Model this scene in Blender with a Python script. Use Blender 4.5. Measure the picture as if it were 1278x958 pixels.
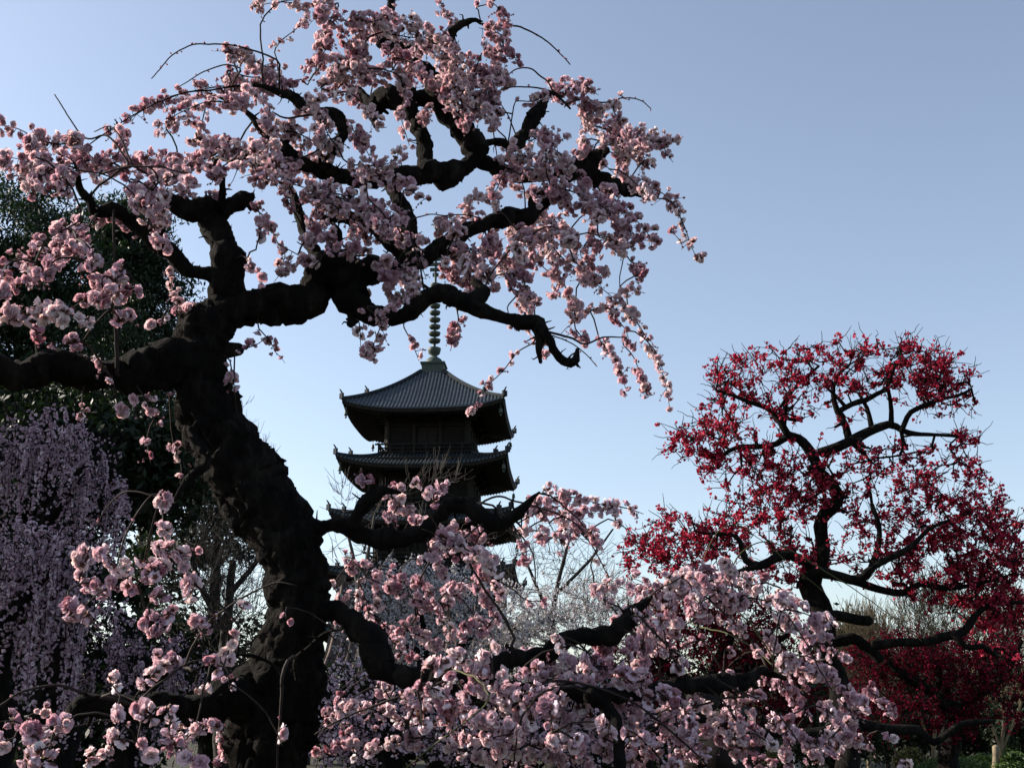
import bpy, math, random
import numpy as np
from mathutils import Vector, Matrix, noise as mnoise

for o in list(bpy.data.objects):
    bpy.data.objects.remove(o)
SC = bpy.context.scene
COL = SC.collection
R = math.radians

# ------------------------------------------------------------------ camera, sky, sun, exposure
FPX, PITCH, EYE = 1480.0, R(15.5), 1.6
cam = bpy.data.cameras.new('camera')
cam.sensor_width = 36.0
cam.lens = FPX * 36.0 / 1278.0
cam.clip_start, cam.clip_end = 0.05, 3000.0
camo = bpy.data.objects.new('viewpoint', cam)
camo.location = (0, 0, EYE)
camo.rotation_euler = (R(90) + PITCH, 0, 0)
COL.objects.link(camo)
SC.camera = camo

SUN_AZ, SUN_EL = R(-74), R(27)          # azimuth measured from the view direction, negative to the left
world = bpy.data.worlds.new('World')
SC.world = world
world.use_nodes = True
wn = world.node_tree
wn.nodes.clear()
sky = wn.nodes.new('ShaderNodeTexSky')
sky.sky_type = 'NISHITA'
sky.sun_disc = False
sky.sun_elevation = SUN_EL
sky.sun_rotation = SUN_AZ
sky.altitude = 50
sky.air_density = 1.0
sky.dust_density = 1.0
sky.ozone_density = 2.0
bg = wn.nodes.new('ShaderNodeBackground')
bg.inputs['Strength'].default_value = 0.10
wo = wn.nodes.new('ShaderNodeOutputWorld')
hs = wn.nodes.new('ShaderNodeHueSaturation')      # sky colour desaturated to a paler blue
hs.inputs['Saturation'].default_value = 0.76
wn.links.new(sky.outputs[0], hs.inputs['Color'])
wn.links.new(hs.outputs[0], bg.inputs[0])
wn.links.new(bg.outputs[0], wo.inputs[0])

sd = bpy.data.lights.new('sun', 'SUN')
sd.energy = 5.0
sd.angle = R(0.5)
sd.color = (1.0, 0.91, 0.79)
so = bpy.data.objects.new('sun', sd)
dsun = Vector((math.sin(SUN_AZ) * math.cos(SUN_EL), math.cos(SUN_AZ) * math.cos(SUN_EL), math.sin(SUN_EL)))
so.rotation_euler = dsun.to_track_quat('Z', 'Y').to_euler()
so.location = dsun * 60
COL.objects.link(so)

SC.view_settings.view_transform = 'Standard'
SC.view_settings.look = 'None'
SC.view_settings.exposure = 1.05
SC.view_settings.gamma = 1.0
SC.view_settings.use_curve_mapping = False
SC.cycles.max_bounces = 6
SC.cycles.diffuse_bounces = 2
SC.cycles.transmission_bounces = 4
SC.cycles.use_denoising = True

# ------------------------------------------------------------------ helpers
CP, SP = math.cos(PITCH), math.sin(PITCH)

def W(px, py, Y):
    """world point seen at photo pixel (px, py) at the distance Y in front of the camera"""
    v = (np.asarray(py, float) - 479.0) / FPX
    Z = Y / (CP + v * SP)
    return np.stack([(np.asarray(px, float) - 639.0) / FPX * Z, Y + 0 * Z, EYE + Z * SP - v * Z * CP], -1)

def pxm(Y, py=479.0):
    """metres per photo pixel at distance Y"""
    v = (np.asarray(py, float) - 479.0) / FPX
    return Y / (CP + v * SP) / FPX

def unit(a):
    return a / np.maximum(np.linalg.norm(a, axis=-1, keepdims=True), 1e-9)

class MB:
    """collects vertices and faces and links them as one mesh object"""
    def __init__(s):
        s.v, s.c, s.q, s.qm, s.t, s.tm, s.n = [], [], [], [], [], [], 0
    def add(s, v, quads=None, tris=None, mat=0, tint=None):
        v = np.asarray(v, float).reshape(-1, 3)
        s.v.append(v)
        if tint is None:
            tint = np.zeros((len(v), 2))
        tint = np.asarray(tint, float)
        if tint.ndim == 0:
            tint = np.full((len(v), 2), float(tint))
        s.c.append(tint)
        if quads is not None and len(quads):
            q = np.asarray(quads, np.int64).reshape(-1, 4)
            s.q.append(q + s.n)
            s.qm.append(np.broadcast_to(np.asarray(mat, np.int32), (len(q),)))
        if tris is not None and len(tris):
            t = np.asarray(tris, np.int64).reshape(-1, 3)
            s.t.append(t + s.n)
            s.tm.append(np.broadcast_to(np.asarray(mat if np.ndim(mat) == 0 else 0, np.int32), (len(t),)))
        s.n += len(v)
    def box(s, c, h, rz=0.0, mat=0, M=None):
        c = np.asarray(c, float); h = np.asarray(h, float)
        sg = np.array([[-1,-1,-1],[1,-1,-1],[1,1,-1],[-1,1,-1],[-1,-1,1],[1,-1,1],[1,1,1],[-1,1,1]], float)
        v = sg * h
        if M is not None:
            v = v @ np.asarray(M).T
        if rz:
            ca, sa = math.cos(rz), math.sin(rz)
            v = v @ np.array([[ca, sa, 0], [-sa, ca, 0], [0, 0, 1]])
        s.add(v + c, [[0,3,2,1],[4,5,6,7],[0,1,5,4],[1,2,6,5],[2,3,7,6],[3,0,4,7]], mat=mat)
    def lathe(s, prof, c=(0,0,0), sides=20, mat=0):
        prof = np.asarray(prof, float)
        a = np.arange(sides) / sides * 2 * np.pi
        v = np.stack([prof[:, None, 0] * np.cos(a), prof[:, None, 0] * np.sin(a), prof[:, None, 1] + 0 * a], -1)
        n = len(prof)
        i, j = np.meshgrid(np.arange(n - 1), np.arange(sides), indexing='ij')
        q = np.stack([i*sides+j, i*sides+(j+1)%sides, (i+1)*sides+(j+1)%sides, (i+1)*sides+j], -1)
        s.add(v.reshape(-1, 3) + np.asarray(c, float), q.reshape(-1, 4), mat=mat)
    def build(s, name, mats, parent=None, base=(0, 0, 0), smooth=True):
        me = bpy.data.meshes.new(name)
        v = (np.concatenate(s.v) if s.v else np.zeros((0, 3))) - np.asarray(base, float)
        q = np.concatenate(s.q) if s.q else np.zeros((0, 4), np.int64)
        t = np.concatenate(s.t) if s.t else np.zeros((0, 3), np.int64)
        me.vertices.add(len(v)); me.vertices.foreach_set('co', v.astype(np.float32).ravel())
        loops = np.concatenate([q.ravel(), t.ravel()]).astype(np.int32)
        me.loops.add(len(loops)); me.loops.foreach_set('vertex_index', loops)
        tot = np.concatenate([np.full(len(q), 4), np.full(len(t), 3)]).astype(np.int32)
        me.polygons.add(len(tot))
        me.polygons.foreach_set('loop_start', np.concatenate([[0], np.cumsum(tot)[:-1]]).astype(np.int32))
        me.polygons.foreach_set('loop_total', tot)
        mi = np.concatenate((s.qm or [np.zeros(0, np.int32)]) + (s.tm or [])).astype(np.int32)
        if not isinstance(mats, (list, tuple)):
            mats = [mats]
        for m in mats:
            me.materials.append(m)
        me.polygons.foreach_set('material_index', mi)
        me.polygons.foreach_set('use_smooth', np.full(len(tot), smooth, bool))
        c = np.concatenate(s.c) if s.c else np.zeros((0, 2))
        at = me.attributes.new('tint', 'FLOAT2', 'POINT')
        at.data.foreach_set('vector', c.astype(np.float32).ravel())
        me.update(calc_edges=True)
        me.validate()
        o = bpy.data.objects.new(name, me)
        COL.objects.link(o)
        if parent is not None:
            o.parent = parent
        return o

def tag(o, label=None, cat=None, group=None, kind=None):
    if label: o['label'] = label
    if cat: o['category'] = cat
    if group: o['group'] = group
    if kind: o['kind'] = kind
    return o

def thing(name, label, cat, loc=(0, 0, 0), rz=0.0, group=None):
    o = bpy.data.objects.new(name, None)
    o.empty_display_size = 0.2
    o.location = loc
    o.rotation_euler = (0, 0, rz)
    COL.objects.link(o)
    return tag(o, label, cat, group)

def frames(P):
    T = np.gradient(P, axis=0)
    T = unit(T)
    m = np.abs(T).mean(0)
    ref = np.zeros(3); ref[int(np.argmin(m))] = 1.0
    N = np.empty_like(T)
    n = np.cross(T[0], ref); n /= max(np.linalg.norm(n), 1e-9)
    for i in range(len(T)):
        n = n - T[i] * np.dot(n, T[i])
        l = np.linalg.norm(n)
        n = n / l if l > 1e-6 else unit(np.cross(T[i], ref))
        N[i] = n
    return T, N, np.cross(T, N)

def resample(P, step, cols=3):
    """Catmull-Rom through the points of P (any number of columns), about `step` apart"""
    P = np.asarray(P, float)
    if len(P) < 3:
        P = np.vstack([P[0], (P[0] + P[-1]) / 2, P[-1]])
    Q = np.vstack([2 * P[0] - P[1], P, 2 * P[-1] - P[-2]])
    out = []
    for i in range(1, len(Q) - 2):
        L = np.linalg.norm(Q[i + 1, :3] - Q[i, :3])
        k = max(1, int(round(L / step)))
        t = (np.arange(k) / k)[:, None]
        a, b, c, d = Q[i - 1], Q[i], Q[i + 1], Q[i + 2]
        out.append(0.5 * (2*b + (c-a)*t + (2*a-5*b+4*c-d)*t**2 + (3*b-a-3*c+d)*t**3))
    out.append(P[-1:])
    return np.vstack(out)

def tube(mb, P, rad, sides=5, mat=0, tint=0.0, rough=0.0, cap=True, fr=90.0):
    P = np.asarray(P, float); rad = np.maximum(np.asarray(rad, float), 1e-4)
    if cap:
        t1 = unit(P[-1] - P[-2]); t0 = unit(P[0] - P[1])
        P = np.vstack([P[0] + t0 * rad[0] * .5, P, P[-1] + t1 * rad[-1] * .45, P[-1] + t1 * rad[-1] * .7])
        rad = np.concatenate([[rad[0] * .1], rad, [rad[-1] * .72, rad[-1] * .12]])
    T, N, B = frames(P)
    a = np.arange(sides) / sides * 2 * np.pi
    D = N[:, None] * np.cos(a)[None, :, None] + B[:, None] * np.sin(a)[None, :, None]
    rr = np.repeat(rad[:, None], sides, 1)
    if rough > 0:
        V = P[:, None] + D * rr[..., None]
        f = V.reshape(-1, 3)
        nz = np.empty(len(f))
        for i, p in enumerate(f):
            v = Vector(p)
            nz[i] = (0.55 * mnoise.noise(v * (fr * .22)) + 0.5 * mnoise.noise(v * (fr * .6))
                     + 0.42 * (abs(mnoise.noise(Vector((v.x, v.y, v.z * .5)) * fr * 1.5)) * 2 - .5))
        rr = rr * (1 + rough * nz.reshape(rr.shape))
    V = P[:, None] + D * rr[..., None]
    n = len(P)
    i, j = np.meshgrid(np.arange(n - 1), np.arange(sides), indexing='ij')
    q = np.stack([i*sides+j, i*sides+(j+1)%sides, (i+1)*sides+(j+1)%sides, (i+1)*sides+j], -1).reshape(-1, 4)
    mb.add(V.reshape(-1, 3), q, mat=mat, tint=tint)

# ------------------------------------------------------------------ materials
def mat(name):
    m = bpy.data.materials.new(name)
    m.use_nodes = True
    nt = m.node_tree
    nt.nodes.clear()
    out = nt.nodes.new('ShaderNodeOutputMaterial')
    return m, nt, out

def ramp(nt, fac, stops):
    r = nt.nodes.new('ShaderNodeValToRGB')
    e = r.color_ramp.elements
    while len(e) < len(stops):
        e.new(0.5)
    for el, (p, c) in zip(e, stops):
        el.position = p
        el.color = (*c, 1)
    nt.links.new(fac, r.inputs[0])
    return r.outputs[0]

def noise_fac(nt, scale, detail=4, rough=.6, coord='Object', sc=(1, 1, 1)):
    tc = nt.nodes.new('ShaderNodeTexCoord')
    mp = nt.nodes.new('ShaderNodeMapping')
    mp.inputs['Scale'].default_value = sc
    n = nt.nodes.new('ShaderNodeTexNoise')
    n.inputs['Scale'].default_value = scale
    n.inputs['Detail'].default_value = detail
    n.inputs['Roughness'].default_value = rough
    nt.links.new(tc.outputs[coord], mp.inputs[0])
    nt.links.new(mp.outputs[0], n.inputs['Vector'])
    return n.outputs[0]

def surf(name, stops, scale=8, rough=.8, bump=0.0, bscale=None, metal=0.0, spec=.3, sc=(1, 1, 1), bdist=.01):
    m, nt, out = mat(name)
    b = nt.nodes.new('ShaderNodeBsdfPrincipled')
    b.inputs['Roughness'].default_value = rough
    b.inputs['Metallic'].default_value = metal
    b.inputs['Specular IOR Level'].default_value = spec
    nt.links.new(ramp(nt, noise_fac(nt, scale, sc=sc), stops), b.inputs['Base Color'])
    if bump:
        bp = nt.nodes.new('ShaderNodeBump')
        bp.inputs['Strength'].default_value = bump
        bp.inputs['Distance'].default_value = bdist
        nt.links.new(noise_fac(nt, bscale or scale * 3, 6, .7, sc=sc), bp.inputs['Height'])
        nt.links.new(bp.outputs[0], b.inputs['Normal'])
    nt.links.new(b.outputs[0], out.inputs[0])
    return m

def petal_mat(name, stops, deep, trans, tfac=.4, hue_j=.5):
    """thin petals: reflects and lets light through; attribute tint.x varies the flower, tint.y runs from base to tip"""
    m, nt, out = mat(name)
    at = nt.nodes.new('ShaderNodeAttribute'); at.attribute_name = 'tint'
    sp = nt.nodes.new('ShaderNodeSeparateXYZ')
    nt.links.new(at.outputs['Vector'], sp.inputs[0])
    c = ramp(nt, sp.outputs[0], stops)
    mx = nt.nodes.new('ShaderNodeMixRGB')
    f = nt.nodes.new('ShaderNodeMapRange')
    f.inputs['From Min'].default_value = 0.0; f.inputs['From Max'].default_value = .38
    f.inputs['To Min'].default_value = 1.0; f.inputs['To Max'].default_value = 0.0
    nt.links.new(sp.outputs[1], f.inputs[0])
    nt.links.new(f.outputs[0], mx.inputs[0])
    nt.links.new(c, mx.inputs[1]); mx.inputs[2].default_value = (*deep, 1)
    d = nt.nodes.new('ShaderNodeBsdfDiffuse')
    nt.links.new(mx.outputs[0], d.inputs[0])
    t = nt.nodes.new('ShaderNodeBsdfTranslucent')
    mt = nt.nodes.new('ShaderNodeMixRGB'); mt.blend_type = 'MULTIPLY'; mt.inputs[0].default_value = 1
    nt.links.new(mx.outputs[0], mt.inputs[1]); mt.inputs[2].default_value = (*trans, 1)
    nt.links.new(mt.outputs[0], t.inputs[0])
    ms = nt.nodes.new('ShaderNodeMixShader'); ms.inputs[0].default_value = tfac
    nt.links.new(d.outputs[0], ms.inputs[1]); nt.links.new(t.outputs[0], ms.inputs[2])
    nt.links.new(ms.outputs[0], out.inputs[0])
    return m

def leaf_mat(name, stops, trans=(.9, 1, .4), tfac=.25):
    m, nt, out = mat(name)
    at = nt.nodes.new('ShaderNodeAttribute'); at.attribute_name = 'tint'
    sp = nt.nodes.new('ShaderNodeSeparateXYZ')
    nt.links.new(at.outputs['Vector'], sp.inputs[0])
    c = ramp(nt, sp.outputs[0], stops)
    d = nt.nodes.new('ShaderNodeBsdfPrincipled')
    d.inputs['Roughness'].default_value = .55
    d.inputs['Specular IOR Level'].default_value = .25
    nt.links.new(c, d.inputs['Base Color'])
    t = nt.nodes.new('ShaderNodeBsdfTranslucent')
    mt = nt.nodes.new('ShaderNodeMixRGB'); mt.blend_type = 'MULTIPLY'; mt.inputs[0].default_value = 1
    nt.links.new(c, mt.inputs[1]); mt.inputs[2].default_value = (*trans, 1)
    nt.links.new(mt.outputs[0], t.inputs[0])
    ms = nt.nodes.new('ShaderNodeMixShader'); ms.inputs[0].default_value = tfac
    nt.links.new(d.outputs[0], ms.inputs[1]); nt.links.new(t.outputs[0], ms.inputs[2])
    nt.links.new(ms.outputs[0], out.inputs[0])
    return m

M = {}
M['bark'] = surf('plum_bark', [(.32, (.0035, .003, .0028)), (.5, (.009, .0075, .0065)), (.64, (.018, .015, .012)), (.78, (.034, .032, .025))],
                 26, .95, 1.0, 90, spec=.1, sc=(1, 1, .3), bdist=.02)
M['twig'] = surf('plum_twig', [(.3, (.014, .010, .009)), (.7, (.035, .024, .02))], 40, .85, spec=.2)
M['greentwig'] = surf('young_shoot', [(.3, (.05, .06, .02)), (.7, (.09, .09, .035))], 40, .7, spec=.2)
M['petal'] = petal_mat('pink_petal', [(0, (.48, .25, .33)), (.25, (.68, .49, .60)), (.6, (.81, .69, .78)), (1, (.92, .87, .91))],
                       (.30, .06, .09), (1.0, .73, .65), .40)
M['stamen'] = surf('stamen', [(.3, (.45, .22, .06)), (.7, (.65, .42, .14))], 60, .7)
M['calyx'] = surf('calyx', [(.3, (.05, .014, .012)), (.7, (.12, .04, .025))], 60, .7)
M['red'] = petal_mat('crimson_petal', [(0, (.25, .014, .045)), (.5, (.45, .038, .095)), (1, (.72, .16, .22))],
                     (.25, .01, .02), (1.0, .35, .4), .4)
M['crimson'] = petal_mat('shaded_crimson_petal', [(0, (.075, .005, .017)), (.5, (.13, .009, .028)), (1, (.20, .018, .04))],
                         (.12, .006, .015), (1.0, .4, .5), .3)  # deep crimson, with the shade of the other trees put into the colour
M['lilac'] = petal_mat('pale_pink_petal', [(0, (.44, .31, .38)), (.5, (.58, .46, .53)), (1, (.76, .67, .72))],
                       (.46, .22, .30), (1, .75, .85), .3)
M['white'] = petal_mat('white_petal', [(0, (.62, .60, .66)), (.5, (.76, .75, .78)), (1, (.84, .82, .82))],
                       (.5, .42, .42), (1, .95, .9), .3)
M['conifer'] = leaf_mat('conifer_leaf', [(0, (.006, .014, .006)), (.5, (.012, .026, .010)), (1, (.026, .048, .016))])
M['evergreen'] = leaf_mat('evergreen_leaf', [(0, (.005, .010, .005)), (.5, (.011, .020, .008)), (1, (.024, .040, .015))])
M['hedge'] = leaf_mat('clipped_leaf', [(0, (.03, .055, .015)), (.5, (.06, .10, .025)), (1, (.10, .15, .04))], tfac=.3)
M['olive'] = leaf_mat('olive_leaf', [(0, (.05, .05, .018)), (.5, (.09, .085, .03)), (1, (.14, .12, .045))])
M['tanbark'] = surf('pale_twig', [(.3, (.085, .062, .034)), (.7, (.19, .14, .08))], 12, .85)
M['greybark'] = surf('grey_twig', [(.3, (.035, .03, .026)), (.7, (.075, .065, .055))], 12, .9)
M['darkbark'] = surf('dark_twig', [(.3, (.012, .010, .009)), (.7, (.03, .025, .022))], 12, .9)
# ------------------------------------------------------------------ blossoms, leaves, branching
def petal_patch(rows, width, length, tilt, az, cup, rng, ncol=3):
    """rows: list of (t, w); returns vertices of a petal leaving the flower's centre"""
    vs, ys = [], []
    tw = rng.uniform(-.25, .25)
    for t, w in rows:
        for k in range(ncol):
            u = (k / (ncol - 1) * 2 - 1)
            x = t * length
            y = u * w * width
            z = cup * (abs(u) ** 1.5) * w * width + .22 * length * t * t * (1 if tilt < .9 else -.3) + rng.normal(0, .045)
            x -= .10 * length * abs(u) * (t > .9)
            vs.append((x, y + tw * z, z)); ys.append(t)
    v = np.array(vs)
    ct, st = math.cos(tilt), math.sin(tilt)
    v = np.stack([v[:, 0] * ct - v[:, 2] * st, v[:, 1], v[:, 0] * st + v[:, 2] * ct], -1)
    ca, sa = math.cos(az), math.sin(az)
    v = np.stack([v[:, 0] * ca - v[:, 1] * sa, v[:, 0] * sa + v[:, 1] * ca, v[:, 2]], -1)
    q = []
    nr = len(rows)
    for i in range(nr - 1):
        for k in range(ncol - 1):
            q.append((i*ncol+k, i*ncol+k+1, (i+1)*ncol+k+1, (i+1)*ncol+k))
    return v, np.array(q), np.array(ys)

def flower_template(rng, layers, rows, ncol=3, stamens=0, calyx=True):
    V, Q, MI, YS = [], [], [], []
    n = 0
    def put(v, q, m, y):
        nonlocal n
        V.append(v); Q.append(q + n); MI.append(np.full(len(q), m)); YS.append(y); n += len(v)
    for cnt, tilt, ln, wd, cup in layers:
        a0 = rng.uniform(0, 6.28)
        for k in range(cnt):
            v, q, y = petal_patch(rows, wd * rng.uniform(.85, 1.15), ln * rng.uniform(.88, 1.1), tilt + rng.normal(0, .2),
                                  a0 + (k + rng.normal(0, .09)) * 6.283 / cnt, cup * rng.uniform(.6, 1.3), rng, ncol)
            put(v, q, 0, y)
    for k in range(stamens):
        a = rng.uniform(0, 6.28); b = rng.uniform(.05, .5)
        d = np.array([math.cos(a) * math.sin(b), math.sin(a) * math.sin(b), math.cos(b)])
        p = np.cross(d, [0.3, .5, .8]); p /= np.linalg.norm(p)
        v = np.array([d * .05 - p * .015, d * .05 + p * .015, d * .55 + p * .045, d * .55 - p * .045])
        put(v, np.array([[0, 1, 2, 3]]), 1, np.ones(4))
    if calyx:
        for k in range(5):
            a = k * 1.2566 + rng.uniform(-.2, .2)
            ca, sa = math.cos(a), math.sin(a)
            v = np.array([(0, 0, -.24), (.24, -.19, -.14), (.52, 0, -.05), (.24, .19, -.14)])
            v = np.stack([v[:, 0] * ca - v[:, 1] * sa, v[:, 0] * sa + v[:, 1] * ca, v[:, 2]], -1)
            put(v, np.array([[0, 1, 2, 3]]), 2, np.ones(4))
    return np.vstack(V), np.vstack(Q), np.concatenate(MI), np.concatenate(YS)

RT = np.random.default_rng(7)
ROW3 = [(.10, .16), (.62, .52), (1.0, .34)]
ROW4 = [(.08, .14), (.45, .44), (.82, .5), (1.0, .26)]
DOUBLE = [flower_template(RT, [(6, .05, 1.0, .80, .5), (7, .42, .95, .66, .55), (6, .8, .82, .62, .55), (5, 1.15, .62, .55, .5)], ROW4, 3, 11) for _ in range(5)]
DOUBLE += [flower_template(RT, [(5, .7, 1.0, .95, .6), (5, 1.0, .92, .9, .6), (4, 1.3, .8, .8, .5)], ROW4, 3, 5) for _ in range(3)]      # half open
BUD = [flower_template(RT, [(4, 1.25, .62, .75, .9), (3, 1.4, .66, .7, .9)], ROW3, 3, 0) for _ in range(2)]
SPENT = [flower_template(RT, [(2, .5, .7, .5, .8)], ROW3, 3, 16) for _ in range(2)]
SINGLE = [flower_template(RT, [(5, .35, 1.0, .95, .4)], ROW3, 3, 0, False) for _ in range(4)]
SINGLE += [flower_template(RT, [(5, .9, .95, .9, .5)], ROW3, 3, 0, False) for _ in range(2)]
TINY = [flower_template(RT, [(5, .4, 1.0, 1.0, .3), (4, .9, .75, .9, .3)], [(.05, .2), (1.0, .6)], 2, 0, False) for _ in range(4)]

def add_flowers(mb, C, Nrm, rad, templates, rng, tint=None):
    C = np.asarray(C, float).reshape(-1, 3)
    n = len(C)
    if not n:
        return
    Nrm = unit(np.asarray(Nrm, float))
    rad = np.broadcast_to(np.asarray(rad, float), (n,))
    if tint is None:
        tint = rng.uniform(0, 1, n)
    a = unit(rng.normal(0, 1, (n, 3)))
    X = unit(np.cross(Nrm, a)); Yv = np.cross(Nrm, X)
    which = rng.integers(0, len(templates), n)
    for k, (tv, tq, tm, ty) in enumerate(templates):
        s = np.nonzero(which == k)[0]
        if not len(s):
            continue
        sq = rng.uniform(.85, 1.15, (len(s), 3))
        t = tv[None] * sq[:, None]
        v = (t[:, :, :1] * X[s, None] + t[:, :, 1:2] * Yv[s, None] + t[:, :, 2:3] * Nrm[s, None]) * rad[s, None, None] + C[s, None]
        m = len(tv)
        q = (tq[None] + (np.arange(len(s)) * m)[:, None, None]).reshape(-1, 4)
        tt = np.stack([np.repeat(tint[s], m), np.tile(ty, len(s))], -1)
        mb.add(v.reshape(-1, 3), q, mat=np.tile(tm, len(s)), tint=tt)

def add_leaves(mb, C, size, rng, tint, aspect=.45, droop=0.0):
    n = len(C)
    a = unit(rng.normal(0, 1, (n, 3)) + np.array([0, 0, -droop]))
    b = unit(np.cross(a, rng.normal(0, 1, (n, 3))))
    s = (np.asarray(size) * rng.uniform(.6, 1.3, n))[:, None]
    v = np.stack([C - a * s, C + b * s * aspect, C + a * s, C - b * s * aspect], 1)
    q = np.arange(n * 4).reshape(-1, 4)
    mb.add(v.reshape(-1, 3), q, tint=np.stack([np.repeat(np.clip(tint, 0, 1), 4), np.ones(n * 4)], -1))

def ell(rng, cx, cy, rx, ry, n, Y, dY, power=.5):
    """n points inside a rounded mass whose outline in the photo is the ellipse (cx, cy, rx, ry)"""
    d = unit(rng.normal(0, 1, (n, 3)))
    r = rng.uniform(0, 1, n)[:, None] ** power
    d = d * r
    return W(cx + d[:, 0] * rx, cy + d[:, 1] * ry, Y + d[:, 2] * dY)

def grow(skel, targets, step, wig, r_tip, r_k, rng, up=0.0, rmax=.75, bias=0.0):
    """joins every target to the nearest wood with a crooked twig; returns list of (points, radii)"""
    pts = np.vstack([s[:, :3] for s in skel]); rs = np.concatenate([s[:, 3] for s in skel])
    cap = len(pts) + int(len(targets) * 14) + 100
    NP = np.zeros((cap * 3, 3)); NR = np.zeros(cap * 3)
    n = len(pts); NP[:n] = pts; NR[:n] = rs
    d0 = np.array([np.min(np.linalg.norm(pts - t, axis=1)) for t in targets])
    out = []
    for ti in np.argsort(d0):
        t = targets[ti]
        dv = NP[:n] - t
        d = np.linalg.norm(dv, axis=1) + bias * dv[:, 2]
        j = int(np.argmin(d))
        p0 = NP[j]; L = float(np.linalg.norm(t - p0))
        if L < step * .5:
            continue
        k = int(np.clip(L / step, 2, 24))
        s = np.linspace(0, 1, k + 1)
        path = p0 + s[:, None] * (t - p0)
        w = np.zeros((k + 1, 3))
        for h in (1, 2, 3, 5):
            w += np.sin(np.pi * h * s)[:, None] * rng.normal(0, 1, 3) / h
        path = path + w * wig * L
        path[:, 2] += up * L * np.sin(np.pi * s)
        r0 = min(NR[j] * rmax, r_tip + r_k * L)
        rad = r0 + (min(r_tip, r0) - r0) * s ** .8
        out.append((path, rad))
        if n + k >= len(NP):
            break
        NP[n:n + k] = path[1:]; NR[n:n + k] = rad[1:]; n += k
    return out

def parse(txt):
    return np.array([[float(c) for c in p.split(',')] for p in txt.split()])

def limb(txt, Y0, Y1=None):
    """traced limb 'px,py,radius_px ...' with distance from Y0 to Y1 -> rows x, y, z, r in metres"""
    a = parse(txt)
    Y1 = Y0 if Y1 is None else Y1
    d = np.concatenate([[0], np.cumsum(np.hypot(*np.diff(a[:, :2], axis=0).T))]); d /= d[-1]
    Y = Y0 + (Y1 - Y0) * d
    return np.column_stack([W(a[:, 0], a[:, 1], Y), a[:, 2] * pxm(Y, a[:, 1])])

def to_ground(l, spread=1.35, lean=(0, 0)):
    """puts the ground end in front of a limb that leaves the picture at the bottom"""
    p = l[0]
    g = np.array([[p[0] + lean[0], p[1] + lean[1], -.05, p[3] * spread], [p[0] + lean[0] * .6, p[1] + lean[1] * .6, p[2] * .5, p[3] * 1.08]])
    return np.vstack([g, l])
# ------------------------------------------------------------------ ground and pagoda
M['ground'] = surf('garden_ground', [(.35, (.018, .022, .009)), (.6, (.035, .032, .017)), (.8, (.055, .047, .03))], .6, .95, .6, 6, bdist=.1)
mb = MB()
g = np.linspace(-700, 700, 29)
X, Yg = np.meshgrid(g, g + 500, indexing='ij')
k = len(g)
i, j = np.meshgrid(np.arange(k - 1), np.arange(k - 1), indexing='ij')
mb.add(np.stack([X, Yg, 0 * X], -1).reshape(-1, 3), np.stack([i*k+j, (i+1)*k+j, (i+1)*k+j+1, i*k+j+1], -1).reshape(-1, 4))
tag(mb.build('ground', M['ground']), kind='structure')

M['wood'] = surf('weathered_dark_wood', [(.3, (.009, .0075, .0065)), (.7, (.022, .018, .016))], 3, .8, .3, 20, spec=.2)
M['tile'] = surf('grey_roof_tile', [(.25, (.020, .029, .036)), (.55, (.034, .045, .055)), (.8, (.06, .072, .08))], 2.2, .5, .25, 12, spec=.5)
M['bronze'] = surf('green_bronze', [(.3, (.03, .042, .034)), (.7, (.065, .082, .068))], 4, .6, .2, 20)
M['endtile'] = surf('ridge_tile', [(.3, (.018, .021, .026)), (.7, (.035, .04, .046))], 3, .85, .2, 14, spec=.1)
M['plaster'] = surf('dim_plaster', [(.3, (.10, .095, .085)), (.7, (.15, .14, .125))], 3, .9)
M['stone'] = surf('grey_stone', [(.3, (.18, .17, .16)), (.7, (.28, .27, .25))], 2, .9, .3, 10)

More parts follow.
